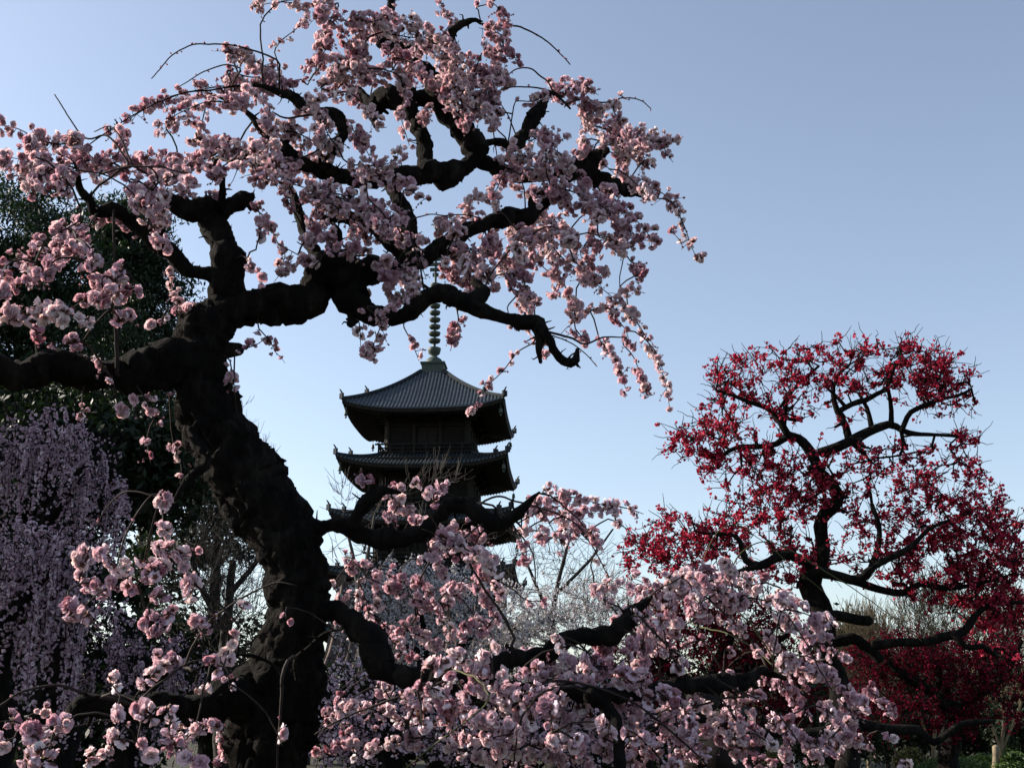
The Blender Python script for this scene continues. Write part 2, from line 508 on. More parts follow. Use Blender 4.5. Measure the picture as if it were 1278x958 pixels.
def build_pagoda():
    D = 106.0
    yaw = R(-3.5)
    cx, cy = W(541.5, 463, D + 7.5)[:2]
    root = thing('pagoda', 'tall dark five-storey wooden pagoda with grey tiled roofs and green spire behind the blossoming trees', 'pagoda', (cx, cy, 0), yaw)
    ze = [28.7, 23.4, 18.2, 13.1, 8.0]
    a = [7.55, 7.85, 8.2, 8.55, 8.9]
    b = [3.9, 4.25, 4.6, 4.95, 5.3]
    UP = 0.9
    def roofz(v, k, c, u):
        top = (34.0 if k == 0 else ze[k - 1] - 3.55)
        rise = top - ze[k]
        return ze[k] + rise * (.72 * v + .28 * v * v) + UP * np.abs(u) ** 3.2 * (1 - v) ** 1.6
    ROT = [np.array([[math.cos(q), -math.sin(q), 0], [math.sin(q), math.cos(q), 0], [0, 0, 1]]) for q in (0, R(90), R(180), R(270))]
    for k in range(5):
        c = 1.15 if k == 0 else b[k - 1] + .15
        A = a[k]
        mb = MB()
        nu, nv = 41, 12
        for Rm in ROT:
            u = np.linspace(-1, 1, nu); v = np.linspace(0, 1, nv)
            U, Vv = np.meshgrid(u, v, indexing='ij')
            w = A + (c - A) * Vv
            P = np.stack([U * w, -w, roofz(Vv, k, c, U)], -1)
            low = P.copy(); low[:, 0, 2] -= .0
            ii, jj = np.meshgrid(np.arange(nu - 1), np.arange(nv - 1), indexing='ij')
            q = np.stack([ii*nv+jj, (ii+1)*nv+jj, (ii+1)*nv+jj+1, ii*nv+jj+1], -1).reshape(-1, 4)
            mb.add(P.reshape(-1, 3) @ Rm.T, q)
            # eave edge board
            e = P[:, 0]; e2 = e + np.array([0, .10, -.34])
            ev = np.concatenate([e, e2]); qi = np.arange(nu - 1)
            mb.add(ev @ Rm.T, np.stack([qi, qi + nu, qi + nu + 1, qi + 1], -1), mat=1)
            # tile ribs up the slope, cut by the hips
            nr = int(2 * A / .34)
            for s in (np.arange(nr) + .5) / nr * 2 * A - A:
                vmax = min(1.0, (A - abs(s)) / (A - c)) if abs(s) > c else 1.0
                if vmax < .04: continue
                vv = np.linspace(0, vmax * .985, 7)
                w = A + (c - A) * vv
                pts = np.stack([0 * vv + s, -w, roofz(vv, k, c, s / w)], -1)
                pts[0, 1] -= .06
                rr = .10
                tri = []
                for dx, dz in ((-rr, -.02), (-rr * .6, .13), (rr * .6, .13), (rr, -.02)):
                    tri.append(pts + np.array([dx, 0, dz]))
                tv = np.stack(tri, 1); n_ = len(vv)
                ii, jj = np.meshgrid(np.arange(n_ - 1), np.arange(3), indexing='ij')
                q = np.stack([ii*4+jj, ii*4+jj+1, (ii+1)*4+jj+1, (ii+1)*4+jj], -1).reshape(-1, 4)
                mb.add(tv.reshape(-1, 3) @ Rm.T, q)
                mb.add(tv[0] @ Rm.T, [[0, 3, 2, 1]])
            # boards under the eave, from the edge inwards
            w2 = b[k] - .1
            u = np.linspace(-1, 1, nu)
            o_ = np.stack([u * (A - .12), 0 * u - (A - .12), roofz(0, k, c, u) - .33], -1)
            i_ = np.stack([u * w2, 0 * u - w2, 0 * u + ze[k] + 1.15], -1)
            qi = np.arange(nu - 1)
            mb.add(np.concatenate([o_, i_]) @ Rm.T, np.stack([qi, qi + nu, qi + nu + 1, qi + 1], -1), mat=1)
        roof = mb.build('roof', [M['tile'], M['wood']], root, smooth=False)
        # hips with end tiles
        for q in range(4):
            mb = MB()
            Rm = ROT[q]
            vv = np.linspace(0, 1, 14); w = A + (c - A) * vv
            p = np.stack([w, -w, roofz(vv, k, c, 1.0) + .14], -1) @ Rm.T
            tube(mb, p, np.full(14, .19), 6)
            dirv = unit(p[0] - p[3])
            for vi, h in ((0, .62), (4, .55)):
                e = p[vi] + np.array([0, 0, .22]); 
                t = unit(np.array([dirv[0], dirv[1], 0])); s_ = np.array([-t[1], t[0], 0])
                M3 = np.stack([s_, t, np.array([0, 0, 1])], 1)
                mb.box(e + t * .05, (.24, .10, h * .42), M=M3)
                tube(mb, np.array([e + [0, 0, h * .3], e + t * .10 + [0, 0, h * .65], e + t * .28 + [0, 0, h * .95]]), [.10, .08, .05], 5)
            mb.build('ridge', M['endtile'], roof, smooth=False)
        # rafters
        mb = MB()
        for Rm in ROT:
            for s in np.arange(-A + .3, A - .2, .30):
                zt = roofz(0, k, c, s / A) - .40
                y1 = -(A - .25); y0 = -max(abs(s) * .98, A * .70)
                for (ya, yb, dz, za, zb) in ((y1, y0, 0, zt, zt + .35 * (A - .25 + y0) / 2.6 + .0),):
                    v = np.array([[-.05, ya, za - .06], [.05, ya, za - .06], [.05, ya, za + .06], [-.05, ya, za + .06],
                                  [-.05, yb, zb - .06], [.05, yb, zb - .06], [.05, yb, zb + .06], [-.05, yb, zb + .06]]) + np.array([s, 0, 0])
                    mb.add(v @ Rm.T, [[0,1,2,3],[0,4,5,1],[1,5,6,2],[3,2,6,7],[0,3,7,4]])
        mb.build('rafters', M['wood'], roof, smooth=False)
        # brackets: three stepped arms at each post and corner diagonals
        mb = MB()
        zt = ze[k] + .95
        for Rm in ROT:
            for s in np.linspace(-b[k], b[k], 4):
                for st in range(3):
                    out = b[k] + .35 + st * .62
                    mb.box(np.array([s, -out + .2, zt - 1.15 + st * .38]) @ Rm.T, np.abs(np.array([.14, .55, .13]) @ np.abs(Rm).T))
                    mb.box(np.array([s, -out - .25, zt - .92 + st * .38]) @ Rm.T, np.abs(np.array([.60, .11, .12]) @ np.abs(Rm).T))
            for st, out in ((0, b[k] + .6), (1, b[k] + 1.25), (2, b[k] + 1.9)):
                mb.box(np.array([0, -out, zt - .66 + st * .30]) @ Rm.T, np.abs(np.array([out, .10, .12]) @ np.abs(Rm).T))
            d = np.array([1, -1, 0]) / math.sqrt(2)
            p0 = np.array([b[k], -b[k], zt - .9]); 
            tube(mb, np.array([p0, p0 + d * 2.0 + [0, 0, .15], np.array([A - .5, -(A - .5), ze[k] + .55])]) @ Rm.T, [.2, .2, .16], 4)
        mb.build('bracket', M['wood'], root, smooth=False)
        # walls, posts, doors of the storey
        z0 = (ze[k + 1] + 1.55) if k < 4 else 1.2
        mb = MB()
        mb.box((0, 0, (z0 + ze[k] + 1.1) / 2), (b[k] - .16, b[k] - .16, (ze[k] + 1.1 - z0) / 2))
        for Rm in ROT:
            for s in np.linspace(-b[k] + .18, b[k] - .18, 4):
                tube(mb, np.array([[s, -b[k], z0], [s, -b[k], (z0 + ze[k]) / 2], [s, -b[k], ze[k] + .3]]) @ Rm.T, [.2, .2, .2], 8, cap=False)
            for zz in (z0 + .15, ze[k] - .75, ze[k] - .15):
                mb.box(np.array([0, -b[k] + .02, zz]) @ Rm.T, np.abs(np.array([b[k], .11, .11]) @ np.abs(Rm).T))
            for s in (-1, 1):
                for t in np.linspace(-.75, .75, 8):
                    mb.box(np.array([s * b[k] * .64 + t, -b[k] + .10, (z0 + ze[k]) / 2 - .2]) @ Rm.T, np.abs(np.array([.05, .04, .85]) @ np.abs(Rm).T))
        body = mb.build('wall', M['wood'], root, smooth=False)
        for Rm in ROT:
            mb = MB()
            mb.box(np.array([0, -b[k] + .12, (z0 + ze[k]) / 2 - .15]) @ Rm.T, np.abs(np.array([b[k] * .26, .03, 1.05]) @ np.abs(Rm).T))
            for s in (-.5, .5):
                mb.box(np.array([s * b[k] * .26, -b[k] + .07, (z0 + ze[k]) / 2 - .15]) @ Rm.T, np.abs(np.array([b[k] * .11, .03, .9]) @ np.abs(Rm).T))
            mb.build('door', M['wood'], body, smooth=False)
        if k < 4:
            bb = b[k] + .62
            mb = MB()
            zb = z0 - .15
            mb.box((0, 0, zb), (bb + .05, bb + .05, .12))
            for Rm in ROT:
                for h, t in ((.35, .05), (.72, .05), (1.08, .075)):
                    mb.box(np.array([0, -bb, zb + .12 + h]) @ Rm.T, np.abs(np.array([bb + .35 * (h > 1), t, t]) @ np.abs(Rm).T))
                for s in np.linspace(-bb, bb, 9):
                    mb.box(np.array([s, -bb, zb + .62]) @ Rm.T, np.abs(np.array([.07, .07, .55]) @ np.abs(Rm).T))
            mb.build('balustrade', M['wood'], root, smooth=False)
        # wind bells under the corners
        for q in range(4):
            p = np.array([A - .35, -(A - .35), ze[k] + UP - .45]) @ ROT[q].T
            mb = MB()
            tube(mb, np.array([p + [0, 0, .1], p + [0, 0, -.25], p + [0, 0, -.55]]), [.02, .02, .02], 4)
            mb.lathe([(.01, .0), (.10, -.02), (.14, -.12), (.15, -.32), (.19, -.45), (.16, -.45)], p + [0, 0, -.5], 10)
            mb.box(p + [0, 0, -1.12], (.09, .01, .12)); mb.box(p + [0, 0, -.97], (.01, .01, .06))
            mb.build('bell', M['bronze'], root)
    # spire
    mb = MB()
    mb.box((0, 0, 34.35), (1.08, 1.08, .55)); mb.box((0, 0, 34.98), (1.22, 1.22, .09)); mb.box((0, 0, 33.85), (1.2, 1.2, .08))
    base_o = mb.build('spire_base', M['bronze'], root, smooth=False)
    mb = MB()
    mb.lathe([(.95, 35.07), (.9, 35.3), (.72, 35.6), (.45, 35.8), (.3, 35.85), (.3, 36.0), (.56, 36.2), (.64, 36.5), (.68, 36.75), (.6, 36.8), (.2, 36.85),
              (.15, 37), (.12, 45.0), (.12, 49.5), (.01, 49.55)], sides=24)
    mb.lathe([(.01, 48.6), (.22, 48.75), (.3, 49.0), (.22, 49.25), (.01, 49.4)], sides=16)
    mb.lathe([(.01, 49.5), (.2, 49.65), (.26, 49.9), (.14, 50.2), (.01, 50.4)], sides=16)
    shaft = mb.build('spire', M['bronze'], root)
    for r in range(9):
        z = 37.35 + r * .74
        w = .58 - r * .014
        mb = MB()
        mb.lathe([(.12, z + .04), (w * .80, z), (w * .96, z + .06), (w * 1.08, z + .30), (w * 1.06, z + .34), (w * .98, z + .32), (.3, z + .20), (.12, z + .20)], sides=24)
        mb.build('ring', M['bronze'], shaft)
    mb = MB()
    for q in range(4):
        ca, sa = math.cos(q * math.pi / 2), math.sin(q * math.pi / 2)
        for t in np.linspace(0, 1, 7):
            z = 44.6 + t * 3.4
            w = .75 * math.sin(math.pi * (t * .85 + .12))
            mb.box((ca * w * .55, sa * w * .55, z), (abs(ca) * w * .45 + .03, abs(sa) * w * .45 + .03, .2))
    mb.build('flame_finial', M['bronze'], shaft, smooth=False)
    # stone platform with steps
    mb = MB()
    mb.box((0, 0, .5), (8.0, 8.0, .5)); mb.box((0, 0, 1.08), (8.15, 8.15, .08))
    for q in range(4):
        for st in range(4):
            c = np.array([0, -8.15 - .18 - .35 * st, .5 - .125 * st]) @ ROT[q].T
            mb.box(c, np.abs(np.array([1.6, .175, .5 - .125 * st]) @ np.abs(ROT[q]).T))
    mb.build('platform', M['stone'], root, smooth=False)
build_pagoda()
# ------------------------------------------------------------------ trees and shrubs behind the old plum
def gpoint(px, Y):
    return np.array([(px - 639.0) / FPX * (Y * CP + (0 - EYE) * SP), Y, 0.0])

def wood_mesh(name, skel, grown, mat_, root, base, sides=9, rough=.18, fr=25, step=None):
    """trunk and limbs in one mesh, twigs in a second"""
    mb = MB()
    for s in skel:
        p = resample(s, step or max(.04, s[0, 3] * .5), 4)
        tube(mb, p[:, :3], p[:, 3], sides, rough=rough, fr=fr)
    t = mb.build(name, mat_, root, base)
    mb = MB()
    for P, r in grown:
        tube(mb, P, r, 4 if r[0] < .012 else 6, cap=False)
    tw = mb.build('twigs', mat_, t, base) if mb.n else None
    return t, tw

def leafy(name, label, cat, px, Y, blobs, size, matname, seed, trunk_r=.14, per=40, sig=.16, barkm='darkbark', group=None, aspect=.45, nl=40, droop=.3, lean=0.0):
    """a tree or shrub with leaves: blobs = (cx, cy, rx, ry, clumps, half depth)"""
    rng = np.random.default_rng(seed)
    g = gpoint(px, Y)
    root = thing(name, label, cat, g, group=group)
    cl = [ell(rng, cx, cy, rx, ry, n, Y, dY, .42) for cx, cy, rx, ry, n, dY in blobs]
    C = np.vstack(cl)
    C = C[C[:, 2] > .05]
    top = C[:, 2].max(); mid = C.mean(0)
    sk = np.array([[g[0], g[1], -.05, trunk_r * 1.3], [g[0] * .98 + mid[0] * .02, g[1], top * .2, trunk_r],
                   [g[0] * .6 + mid[0] * .4 + lean, g[1] * .6 + mid[1] * .4, top * .5, trunk_r * .75], [mid[0], mid[1], top * .82, trunk_r * .3]])
    T = C[rng.choice(len(C), min(nl, len(C)), replace=False)]
    gr = grow([resample(sk, .15, 4)], T, .3, .06, .008, .02, rng, up=.05)
    wood_mesh('trunk', [sk], gr, M[barkm], root, g)
    mb = MB()
    idx = np.repeat(np.arange(len(C)), rng.integers(int(per * .5), int(per * 1.5), len(C)))
    P = C[idx] + rng.normal(0, 1, (len(idx), 3)) * np.array([sig, sig, sig * .6])
    ct = rng.uniform(.1, .8, len(C))
    P = P[P[:, 2] > .02] if True else P
    keep = len(P)
    add_leaves(mb, P, np.full(keep, size), rng, rng.normal(.45, .22, keep), aspect, droop)
    mb.build('crown', M[matname], root, g, smooth=False)
    return root

def bare(name, label, px, Y, trunk, blobs, matname, seed, r_tip=.004, wig=.08, up=.06, ext=0, group=None, cat='tree', bias=0.0, shell=.6):
    """leafless tree or thicket"""
    rng = np.random.default_rng(seed)
    g = gpoint(px, Y)
    root = thing(name, label, cat, g, group=group)
    sk = [to_ground(limb(trunk[0], Y), 1.3, (g[0] - limb(trunk[0], Y)[0, 0], 0))] + [limb(t, Y) for t in trunk[1:]]
    sk = [resample(s, .12, 4) for s in sk]
    T = np.vstack([ell(rng, cx, cy, rx, ry, n, Y, dY, shell) for cx, cy, rx, ry, n, dY in blobs])
    gr = grow(sk, T, .16, wig, r_tip, .010, rng, up=up, bias=bias)
    if ext:
        more = []
        for P, r in gr:
            for _ in range(ext):
                k = int(rng.integers(max(1, len(P) // 2), len(P)))
                d = unit(P[k] - P[k - 1]) + rng.normal(0, .45, 3) + np.array([0, 0, .35])
                d = unit(d); L = rng.uniform(.12, .4)
                s = np.linspace(0, 1, 4)[:, None]
                more.append((P[k] + d * L * s + np.array([0, 0, .06]) * s * s, np.linspace(r_tip * .9, r_tip * .5, 4)))
        gr = gr + more
    wood_mesh('trunk', sk, gr, M[matname], root, g)
    return root

def plum(name, label, px, Y, trunk, blobs, petal, fr_, per, seed, templates, wig=.13, up=.05, weep=0.0, strands=0, group=None, spread=.03, shell=.4, bark='bark', r_tip=.005, tail=.55, extra=2, bias=0.0, dark=None, clump=1, r_k=.014, two=0, thick=1.0):
    """a blossoming plum: traced trunk and limbs, twigs grown out to the crown, flowers along the outer twigs"""
    rng = np.random.default_rng(seed)
    sk = [limb(t, Y + dy) for t, dy in trunk]
    g = np.array([sk[0][0, 0], sk[0][0, 1], 0.0])
    sk[0] = to_ground(sk[0], 1.4)
    root = thing(name, label, 'tree', g, group=group)
    for s in sk:
        s[:, 3] *= thick
    sk = [resample(s, .06, 4) for s in sk]
    for s in sk:
        k = np.arange(len(s))
        for ax in range(3):
            s[:, ax] += s[:, 3] * .35 * np.sin(k * rng.uniform(.35, .8) + rng.uniform(0, 6)) * np.clip(k / 3, 0, 1)
    T = np.vstack([ell(rng, cx, cy, rx, ry, n, Y, dY, shell) for cx, cy, rx, ry, n, dY in blobs])
    if two:
        rng.shuffle(T)
        n1 = int(len(T) * two)
        g1 = grow(sk, T[:n1], .06, wig * .9, r_tip * 2.2, .07, rng, up=up)
        g2 = grow(sk + [np.column_stack([P, r]) for P, r in g1], T[n1:], .06, wig, r_tip, r_k, rng, up=up)
        gr = g1 + g2
    else:
        gr = grow(sk, T, .07, wig, r_tip, r_k, rng, up=up, bias=bias)
    tw = []
    fc, fn = [], []
    def along(P, t0, n):
        for _ in range(n):
            t = rng.uniform(t0, 1) * (len(P) - 1)
            i = min(int(t), len(P) - 2)
            p = P[i] + (P[i + 1] - P[i]) * (t - i)
            for _c in range(clump if clump == 1 else int(rng.integers(1, clump * 2))):
                d = unit(rng.normal(0, 1, 3))
                fc.append(p + d * rng.uniform(.3, 1) * spread); fn.append(unit(d + rng.normal(0, .3, 3)))
    for P, r in gr:
        along(P, 1 - tail, max(1, int(per * rng.uniform(.4, 1.6))))
        for _ in range(extra):
            k = int(rng.integers(max(1, int(len(P) * .4)), len(P)))
            d = unit(unit(P[k] - P[k - 1]) * .6 + rng.normal(0, .55, 3) + np.array([0, 0, .3 if not weep else -.2]))
            L = rng.uniform(.05, .2)
            s = np.linspace(0, 1, 5)[:, None]
            q = P[k] + d * L * s + rng.normal(0, .006, (5, 3))
            tw.append((q, np.linspace(r_tip * .8, r_tip * .35, 5)))
            along(q, .2, int(per * .35 * rng.uniform(0, 1.6)))
    if strands:
        tips = [P[-1] for P, r in gr] + [P[len(P) // 2] for P, r in gr]
        for i in rng.choice(len(tips), strands):
            p = tips[i]
            L = weep * rng.uniform(.35, 1.15)
            d = np.append(rng.normal(0, 1, 2), 0); d = d / np.linalg.norm(d) * L * rng.uniform(.04, .2)
            s = np.linspace(0, 1, 9)[:, None]
            q = p + d * (1 - (1 - s) ** 2) + np.array([0, 0, 1]) * (L * (.14 * np.sin(s * 2.2) - s ** 1.5)) + rng.normal(0, .004, (9, 3))
            q = q[q[:, 2] > .1]
            if len(q) < 3: continue
            tw.append((q, np.linspace(r_tip * .7, r_tip * .3, len(q))))
            n = int(L / fr_ * rng.uniform(.5, 1.3))
            spread_, sp0 = spread, spread
            for _ in range(n):
                t = rng.uniform(.05, 1) * (len(q) - 1); i2 = min(int(t), len(q) - 2)
                c = q[i2] + (q[i2 + 1] - q[i2]) * (t - i2)
                d2 = unit(rng.normal(0, 1, 3))
                fc.append(c + d2 * rng.uniform(.2, .8) * fr_); fn.append(d2)
    t, twm = wood_mesh('trunk', sk, gr + tw, M[bark], root, g, 10, .22, 30, .05)
    mb = MB()
    fc, fn = np.array(fc), np.array(fn)
    add_flowers(mb, fc, fn, fr_ * rng.uniform(.7, 1.15, len(fc)), templates, rng)
    mb.build('blossoms', M[petal], root, g)
    print(name, label[:20], len(fc))
    return root

# tall evergreens at the left
leafy('evergreen_tree', 'tall dark green evergreen filling the upper left behind the pink blossom', 'tree', 10, 24, [(10, 330, 130, 110, 560, 1.6), (-90, 420, 120, 170, 260, 1.6), (70, 450, 120, 130, 330, 1.3), (20, 560, 150, 140, 420, 1.6)], .065, 'conifer', 1, .22, 62, .17, droop=.8, aspect=.3)
leafy('evergreen_tree', 'dark evergreen whose sunlit tip shows left of the forked limb of the old plum', 'tree', 170, 27, [(150, 300, 72, 58, 210, 1.3), (165, 390, 78, 90, 300, 1.4), (150, 500, 100, 120, 300, 1.4)], .075, 'conifer', 2, .2, 60, .17, droop=.8, aspect=.3)
leafy('evergreen_tree', 'dense dark broadleaf evergreen behind the weeping pale plum at the lower left', 'tree', 40, 13, [(20, 620, 150, 150, 330, .9), (110, 560, 110, 90, 210, .9), (20, 800, 190, 120, 330, .9), (190, 590, 75, 70, 130, .7)], .05, 'evergreen', 3, .14, 58, .12)
leafy('evergreen_tree', 'dark evergreen with gaps of sky in its crown just left of the thick plum trunk', 'tree', 250, 16, [(230, 600, 80, 60, 60, .8), (280, 650, 60, 60, 40, .8), (220, 700, 70, 60, 45, .8), (240, 840, 110, 90, 170, .9), (330, 870, 80, 90, 130, .9)], .05, 'evergreen', 4, .12, 55, .12)
leafy('evergreen_tree', 'unseen dark evergreen added beyond the left edge to shade the pale weeping plums', 'tree', -700, 9.3, [(-700, 500, 320, 440, 1100, 2.4), (-640, 760, 280, 170, 350, 2.2)], .07, 'evergreen', 5, .2, 45, .17)  # out of view, added to keep the sun off the weeping plums
bare('bare_tree', 'dark leafless tree with a fine net of twigs left of the thick plum trunk', 275, 15, ["275,900,9 280,820,8 285,760,6 290,700,4", "283,790,5 250,730,4 235,680,3", "287,740,4 320,700,3 335,660,2"],
     [(280, 700, 70, 80, 420, .7), (240, 730, 60, 60, 160, .5), (300, 790, 60, 60, 160, .6)], 'darkbark', 6, .0045, .1, .04, 3)
bare('bare_tree', 'pale brush-like leafless treetop just right of the thick plum trunk', 352, 34, ["352,880,5 352,760,4 335,640,3"],
     [(300, 560, 30, 70, 60, .8), (330, 590, 30, 50, 50, .8), (320, 640, 40, 60, 60, .8)], 'greybark', 7, .007, .04, .02, 3, bias=.5)
bare('bare_tree', 'thin leafless tree in the gap beneath the looping limb left of the pagoda foot', 448, 19, ["452,880,5 450,790,4 447,735,3.4 440,690,2.2 432,660,1.4", "450,760,3 457,710,2.6 461,680,2 468,640,1.2", "450,770,3 470,720,2.4 490,690,1.8"],
     [(430, 625, 30, 35, 16, .5), (440, 690, 40, 40, 24, .5), (545, 595, 45, 22, 36, .5), (500, 640, 40, 40, 20, .5)], 'greybark', 8, .005, .07, .05, 2)
bare('bare_tree', 'leafless tree with fine crossing twigs right of the pagoda', 690, 17, ["690,880,5 688,800,4 694,740,3 706,690,2 715,650,1.2", "690,780,3 665,720,2 648,680,1.2", "695,740,2.6 735,700,1.8 765,660,1.1"],
     [(700, 690, 80, 60, 110, .8), (740, 730, 70, 50, 60, .8), (640, 700, 50, 50, 50, .8)], 'darkbark', 9, .004, .09, .05, 2)
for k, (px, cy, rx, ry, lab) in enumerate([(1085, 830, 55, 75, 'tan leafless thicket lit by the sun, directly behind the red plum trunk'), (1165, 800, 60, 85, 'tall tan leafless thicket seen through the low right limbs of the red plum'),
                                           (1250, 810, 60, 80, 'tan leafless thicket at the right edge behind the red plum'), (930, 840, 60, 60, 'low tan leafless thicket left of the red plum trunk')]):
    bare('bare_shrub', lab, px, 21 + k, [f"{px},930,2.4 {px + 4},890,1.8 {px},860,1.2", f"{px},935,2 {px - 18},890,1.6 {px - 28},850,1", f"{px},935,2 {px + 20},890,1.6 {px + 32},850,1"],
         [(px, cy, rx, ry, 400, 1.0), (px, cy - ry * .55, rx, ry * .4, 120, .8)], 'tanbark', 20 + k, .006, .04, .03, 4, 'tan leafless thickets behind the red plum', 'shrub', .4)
# dark trees in the distance
far = [(380, 40, 55, 65, 'left of the hall'), (655, 36, 50, 60, 'right of the hall roof'), (735, 42, 60, 52, 'behind the fine bare twigs right of the pagoda'), (820, 38, 55, 58, 'behind the left side of the low crimson plum'),
       (905, 44, 60, 70, 'between the low crimson plum and the red plum trunk'), (985, 40, 55, 60, 'just left of the red plum trunk'), (1062, 36, 45, 118, 'just right of the red plum trunk'), (1150, 34, 60, 80, 'behind the tall tan thicket'), (1235, 38, 70, 75, 'behind the right edge thicket')]
for k, (px, Y, w, h, lab) in enumerate(far):
    leafy('evergreen_tree', 'distant dark rounded evergreen ' + lab, 'tree', px, Y, [(px, 900 - h * .5, w, h * .62, 150, 1.6), (px + 8, 905 - h * .2, w * 1.15, h * .5, 110, 1.6)], .10, 'evergreen', 40 + k, .15, 40, .26, nl=14)
# low broad shrubs under the plums
for k, (px, Y, w, h, lab) in enumerate([(470, 16, 70, 70, 'dark shrub below the white plum, right of the thick trunk'), (600, 15, 80, 75, 'dark shrub under the middle of the white plum'), (735, 15, 75, 75, 'dark shrub at the foot of the bare tree right of the pagoda'),
                                         (120, 12, 90, 70, 'dark shrub under the pale weeping plums'),
    (845, 17, 70, 62, 'dark shrub behind the person raising a camera'), (930, 26, 60, 50, 'dark shrub beyond the olive clipped bush'), (1040, 19, 60, 55, 'dark shrub behind the red plum trunk base'),
    (1110, 27, 60, 48, 'dark shrub beyond the small yellow green bush'), (1195, 27, 60, 46, 'dark shrub beyond the wide clipped bush'), (1275, 26, 50, 50, 'dark shrub beyond the clipped bush at the right edge')]):
    leafy('shrub', lab, 'shrub', px, Y, [(px, 905, w, h, 230, .8)], .05, 'evergreen', 60 + k, .05, 45, .11, nl=14)

# blossoming plums in the middle distance
plum('plum_tree', 'red-flowering plum with a twisted black trunk and layered crown at the right', 1055, 9.0,
     [("1058,960,18 1052,900,17 1040,840,16 1027,785,17 1017,745,18 1018,705,16 1024,675,12 1029,645,11 1043,626,10 1033,601,9.5 1019,580,10", 0),
      ("1019,580,9 1008,556,8 987,545,7 968,554,5 945,556,4.5 922,557,4 904,567,3 885,572,2", .1),
      ("985,545,6 968,520,5 956,507,4 935,501,3.4 921,496,3 893,487,2", -.15),
      ("978,530,4.5 982,498,3.5 992,484,3 1003,472,2.6 1022,456,2", .1),
      ("1024,565,8 1045,558,8 1063,551,8 1084,537,7.5 1110,530,6.5 1125,539,5 1141,541,4 1160,541,3 1196,545,2.5", -.1),
      ("1060,550,6 1054,523,5.5 1047,512,5 1040,493,4 1041,478,3 1048,466,2.5 1060,455,2", .2),
      ("1049,512,4.5 1063,505,4.5 1078,500,4.5 1093,491,3.5 1108,482,3 1118,455,2", -.2),
      ("1088,536,4.5 1082,508,3.4 1072,490,2.6", .25), ("1112,529,4.5 1113,504,3.4 1108,478,2.6 1112,455,2", .1),
      ("1125,538,4.5 1138,514,4 1160,503,3.4 1175,498,3 1195,494,2.6 1212,485,2", -.15),
      ("1013,702,10 995,696,8 978,694,7.5 962,701,7 949,705,6.5 931,698,5.5 925,684,4.5 918,670,3.5 890,665,2.5", -.3),
      ("950,704,5 925,714,4.5 900,722,4 875,728,3", -.5), ("1018,712,10 1040,718,8 1062,724,7.5 1076,718,7 1086,708,6.5 1097,680,4.5 1098,657,4 1088,628,3.4", -.35),
      ("1078,716,6 1100,702,5.5 1125,687,5 1142,676,4 1160,660,3 1185,650,2.4", -.5), ("1064,724,6 1095,734,6 1125,738,5.5 1150,728,5 1180,735,4 1215,730,3 1250,720,2", -.2),
      ("1022,770,10 1045,767,8 1070,771,8 1085,772,8", -.25), ("1035,800,11 1062,797,9 1078,806,9 1095,818,8 1100,822,8", .2),
      ("1090,805,7 1150,800,6.5 1178,793,7 1203,788,6.5 1215,770,5 1235,755,4 1275,750,3", -.3), ("1190,790,6 1205,806,5 1225,806,4.5 1245,820,3", -.4),
      ("1048,900,12 1080,905,9 1110,908,8 1145,909,8 1165,925,6 1200,905,5 1240,900,3", -.4), ("1050,915,10 1010,913,8 960,914,7 915,917,5", -.3)],
     [(1085, 455, 110, 38, 99, .55), (1150, 475, 70, 35, 49, .5), (950, 470, 70, 40, 68, .5), (870, 550, 35, 28, 37, .3), (900, 520, 40, 40, 35, .4), (1180, 485, 45, 40, 37, .4), (1200, 545, 25, 14, 13, .2), (1020, 500, 80, 40, 28, .5),
      (960, 585, 90, 48, 86, .5), (1000, 620, 80, 40, 66, .5), (1100, 590, 90, 45, 66, .6), (1180, 620, 75, 55, 82, .6), (1225, 680, 55, 60, 82, .6), (1110, 670, 90, 50, 73, .6), (930, 670, 70, 45, 66, .5), (860, 680, 70, 45, 77, .5), (1230, 740, 70, 40, 44, .5), (1150, 720, 60, 40, 37, .5), (1245, 700, 50, 50, 60, .5), (1235, 745, 60, 35, 55, .5), (1170, 700, 60, 40, 40, .5), (1245, 790, 45, 40, 22, .5), (980, 700, 60, 40, 37, .5), (800, 690, 40, 30, 29, .4)],
     'red', .0165, 3.0, 101, SINGLE, wig=.2, up=.03, spread=.028, shell=.34, extra=3, r_tip=.0048, tail=.45, clump=4, r_k=.030, two=.3, thick=.80)
plum('plum_tree', 'low dark crimson plum in shade between the pale pink sprays and the red plum trunk', 890, 11.0,
     [("890,960,14 885,900,13 893,850,10 905,810,7 915,780,4", 0), ("890,870,8 850,845,7 815,815,5 795,790,3", .2), ("895,850,8 935,830,6 965,805,4 985,790,3", -.2)],
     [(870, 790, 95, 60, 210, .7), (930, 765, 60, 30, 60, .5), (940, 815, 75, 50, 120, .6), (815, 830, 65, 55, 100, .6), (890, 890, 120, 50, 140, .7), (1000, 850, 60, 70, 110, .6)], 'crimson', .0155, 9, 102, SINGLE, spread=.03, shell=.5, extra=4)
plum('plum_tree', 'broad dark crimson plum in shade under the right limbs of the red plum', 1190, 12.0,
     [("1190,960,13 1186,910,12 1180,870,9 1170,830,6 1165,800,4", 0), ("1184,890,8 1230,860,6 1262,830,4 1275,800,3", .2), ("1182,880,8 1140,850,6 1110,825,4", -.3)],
     [(1150, 820, 95, 40, 170, .7), (1235, 830, 75, 50, 150, .7), (1100, 840, 65, 45, 100, .6), (1180, 885, 130, 40, 170, .7), (1265, 780, 45, 50, 70, .5), (1080, 900, 60, 30, 50, .5)], 'crimson', .0155, 9, 103, SINGLE, spread=.03, shell=.5, extra=4)
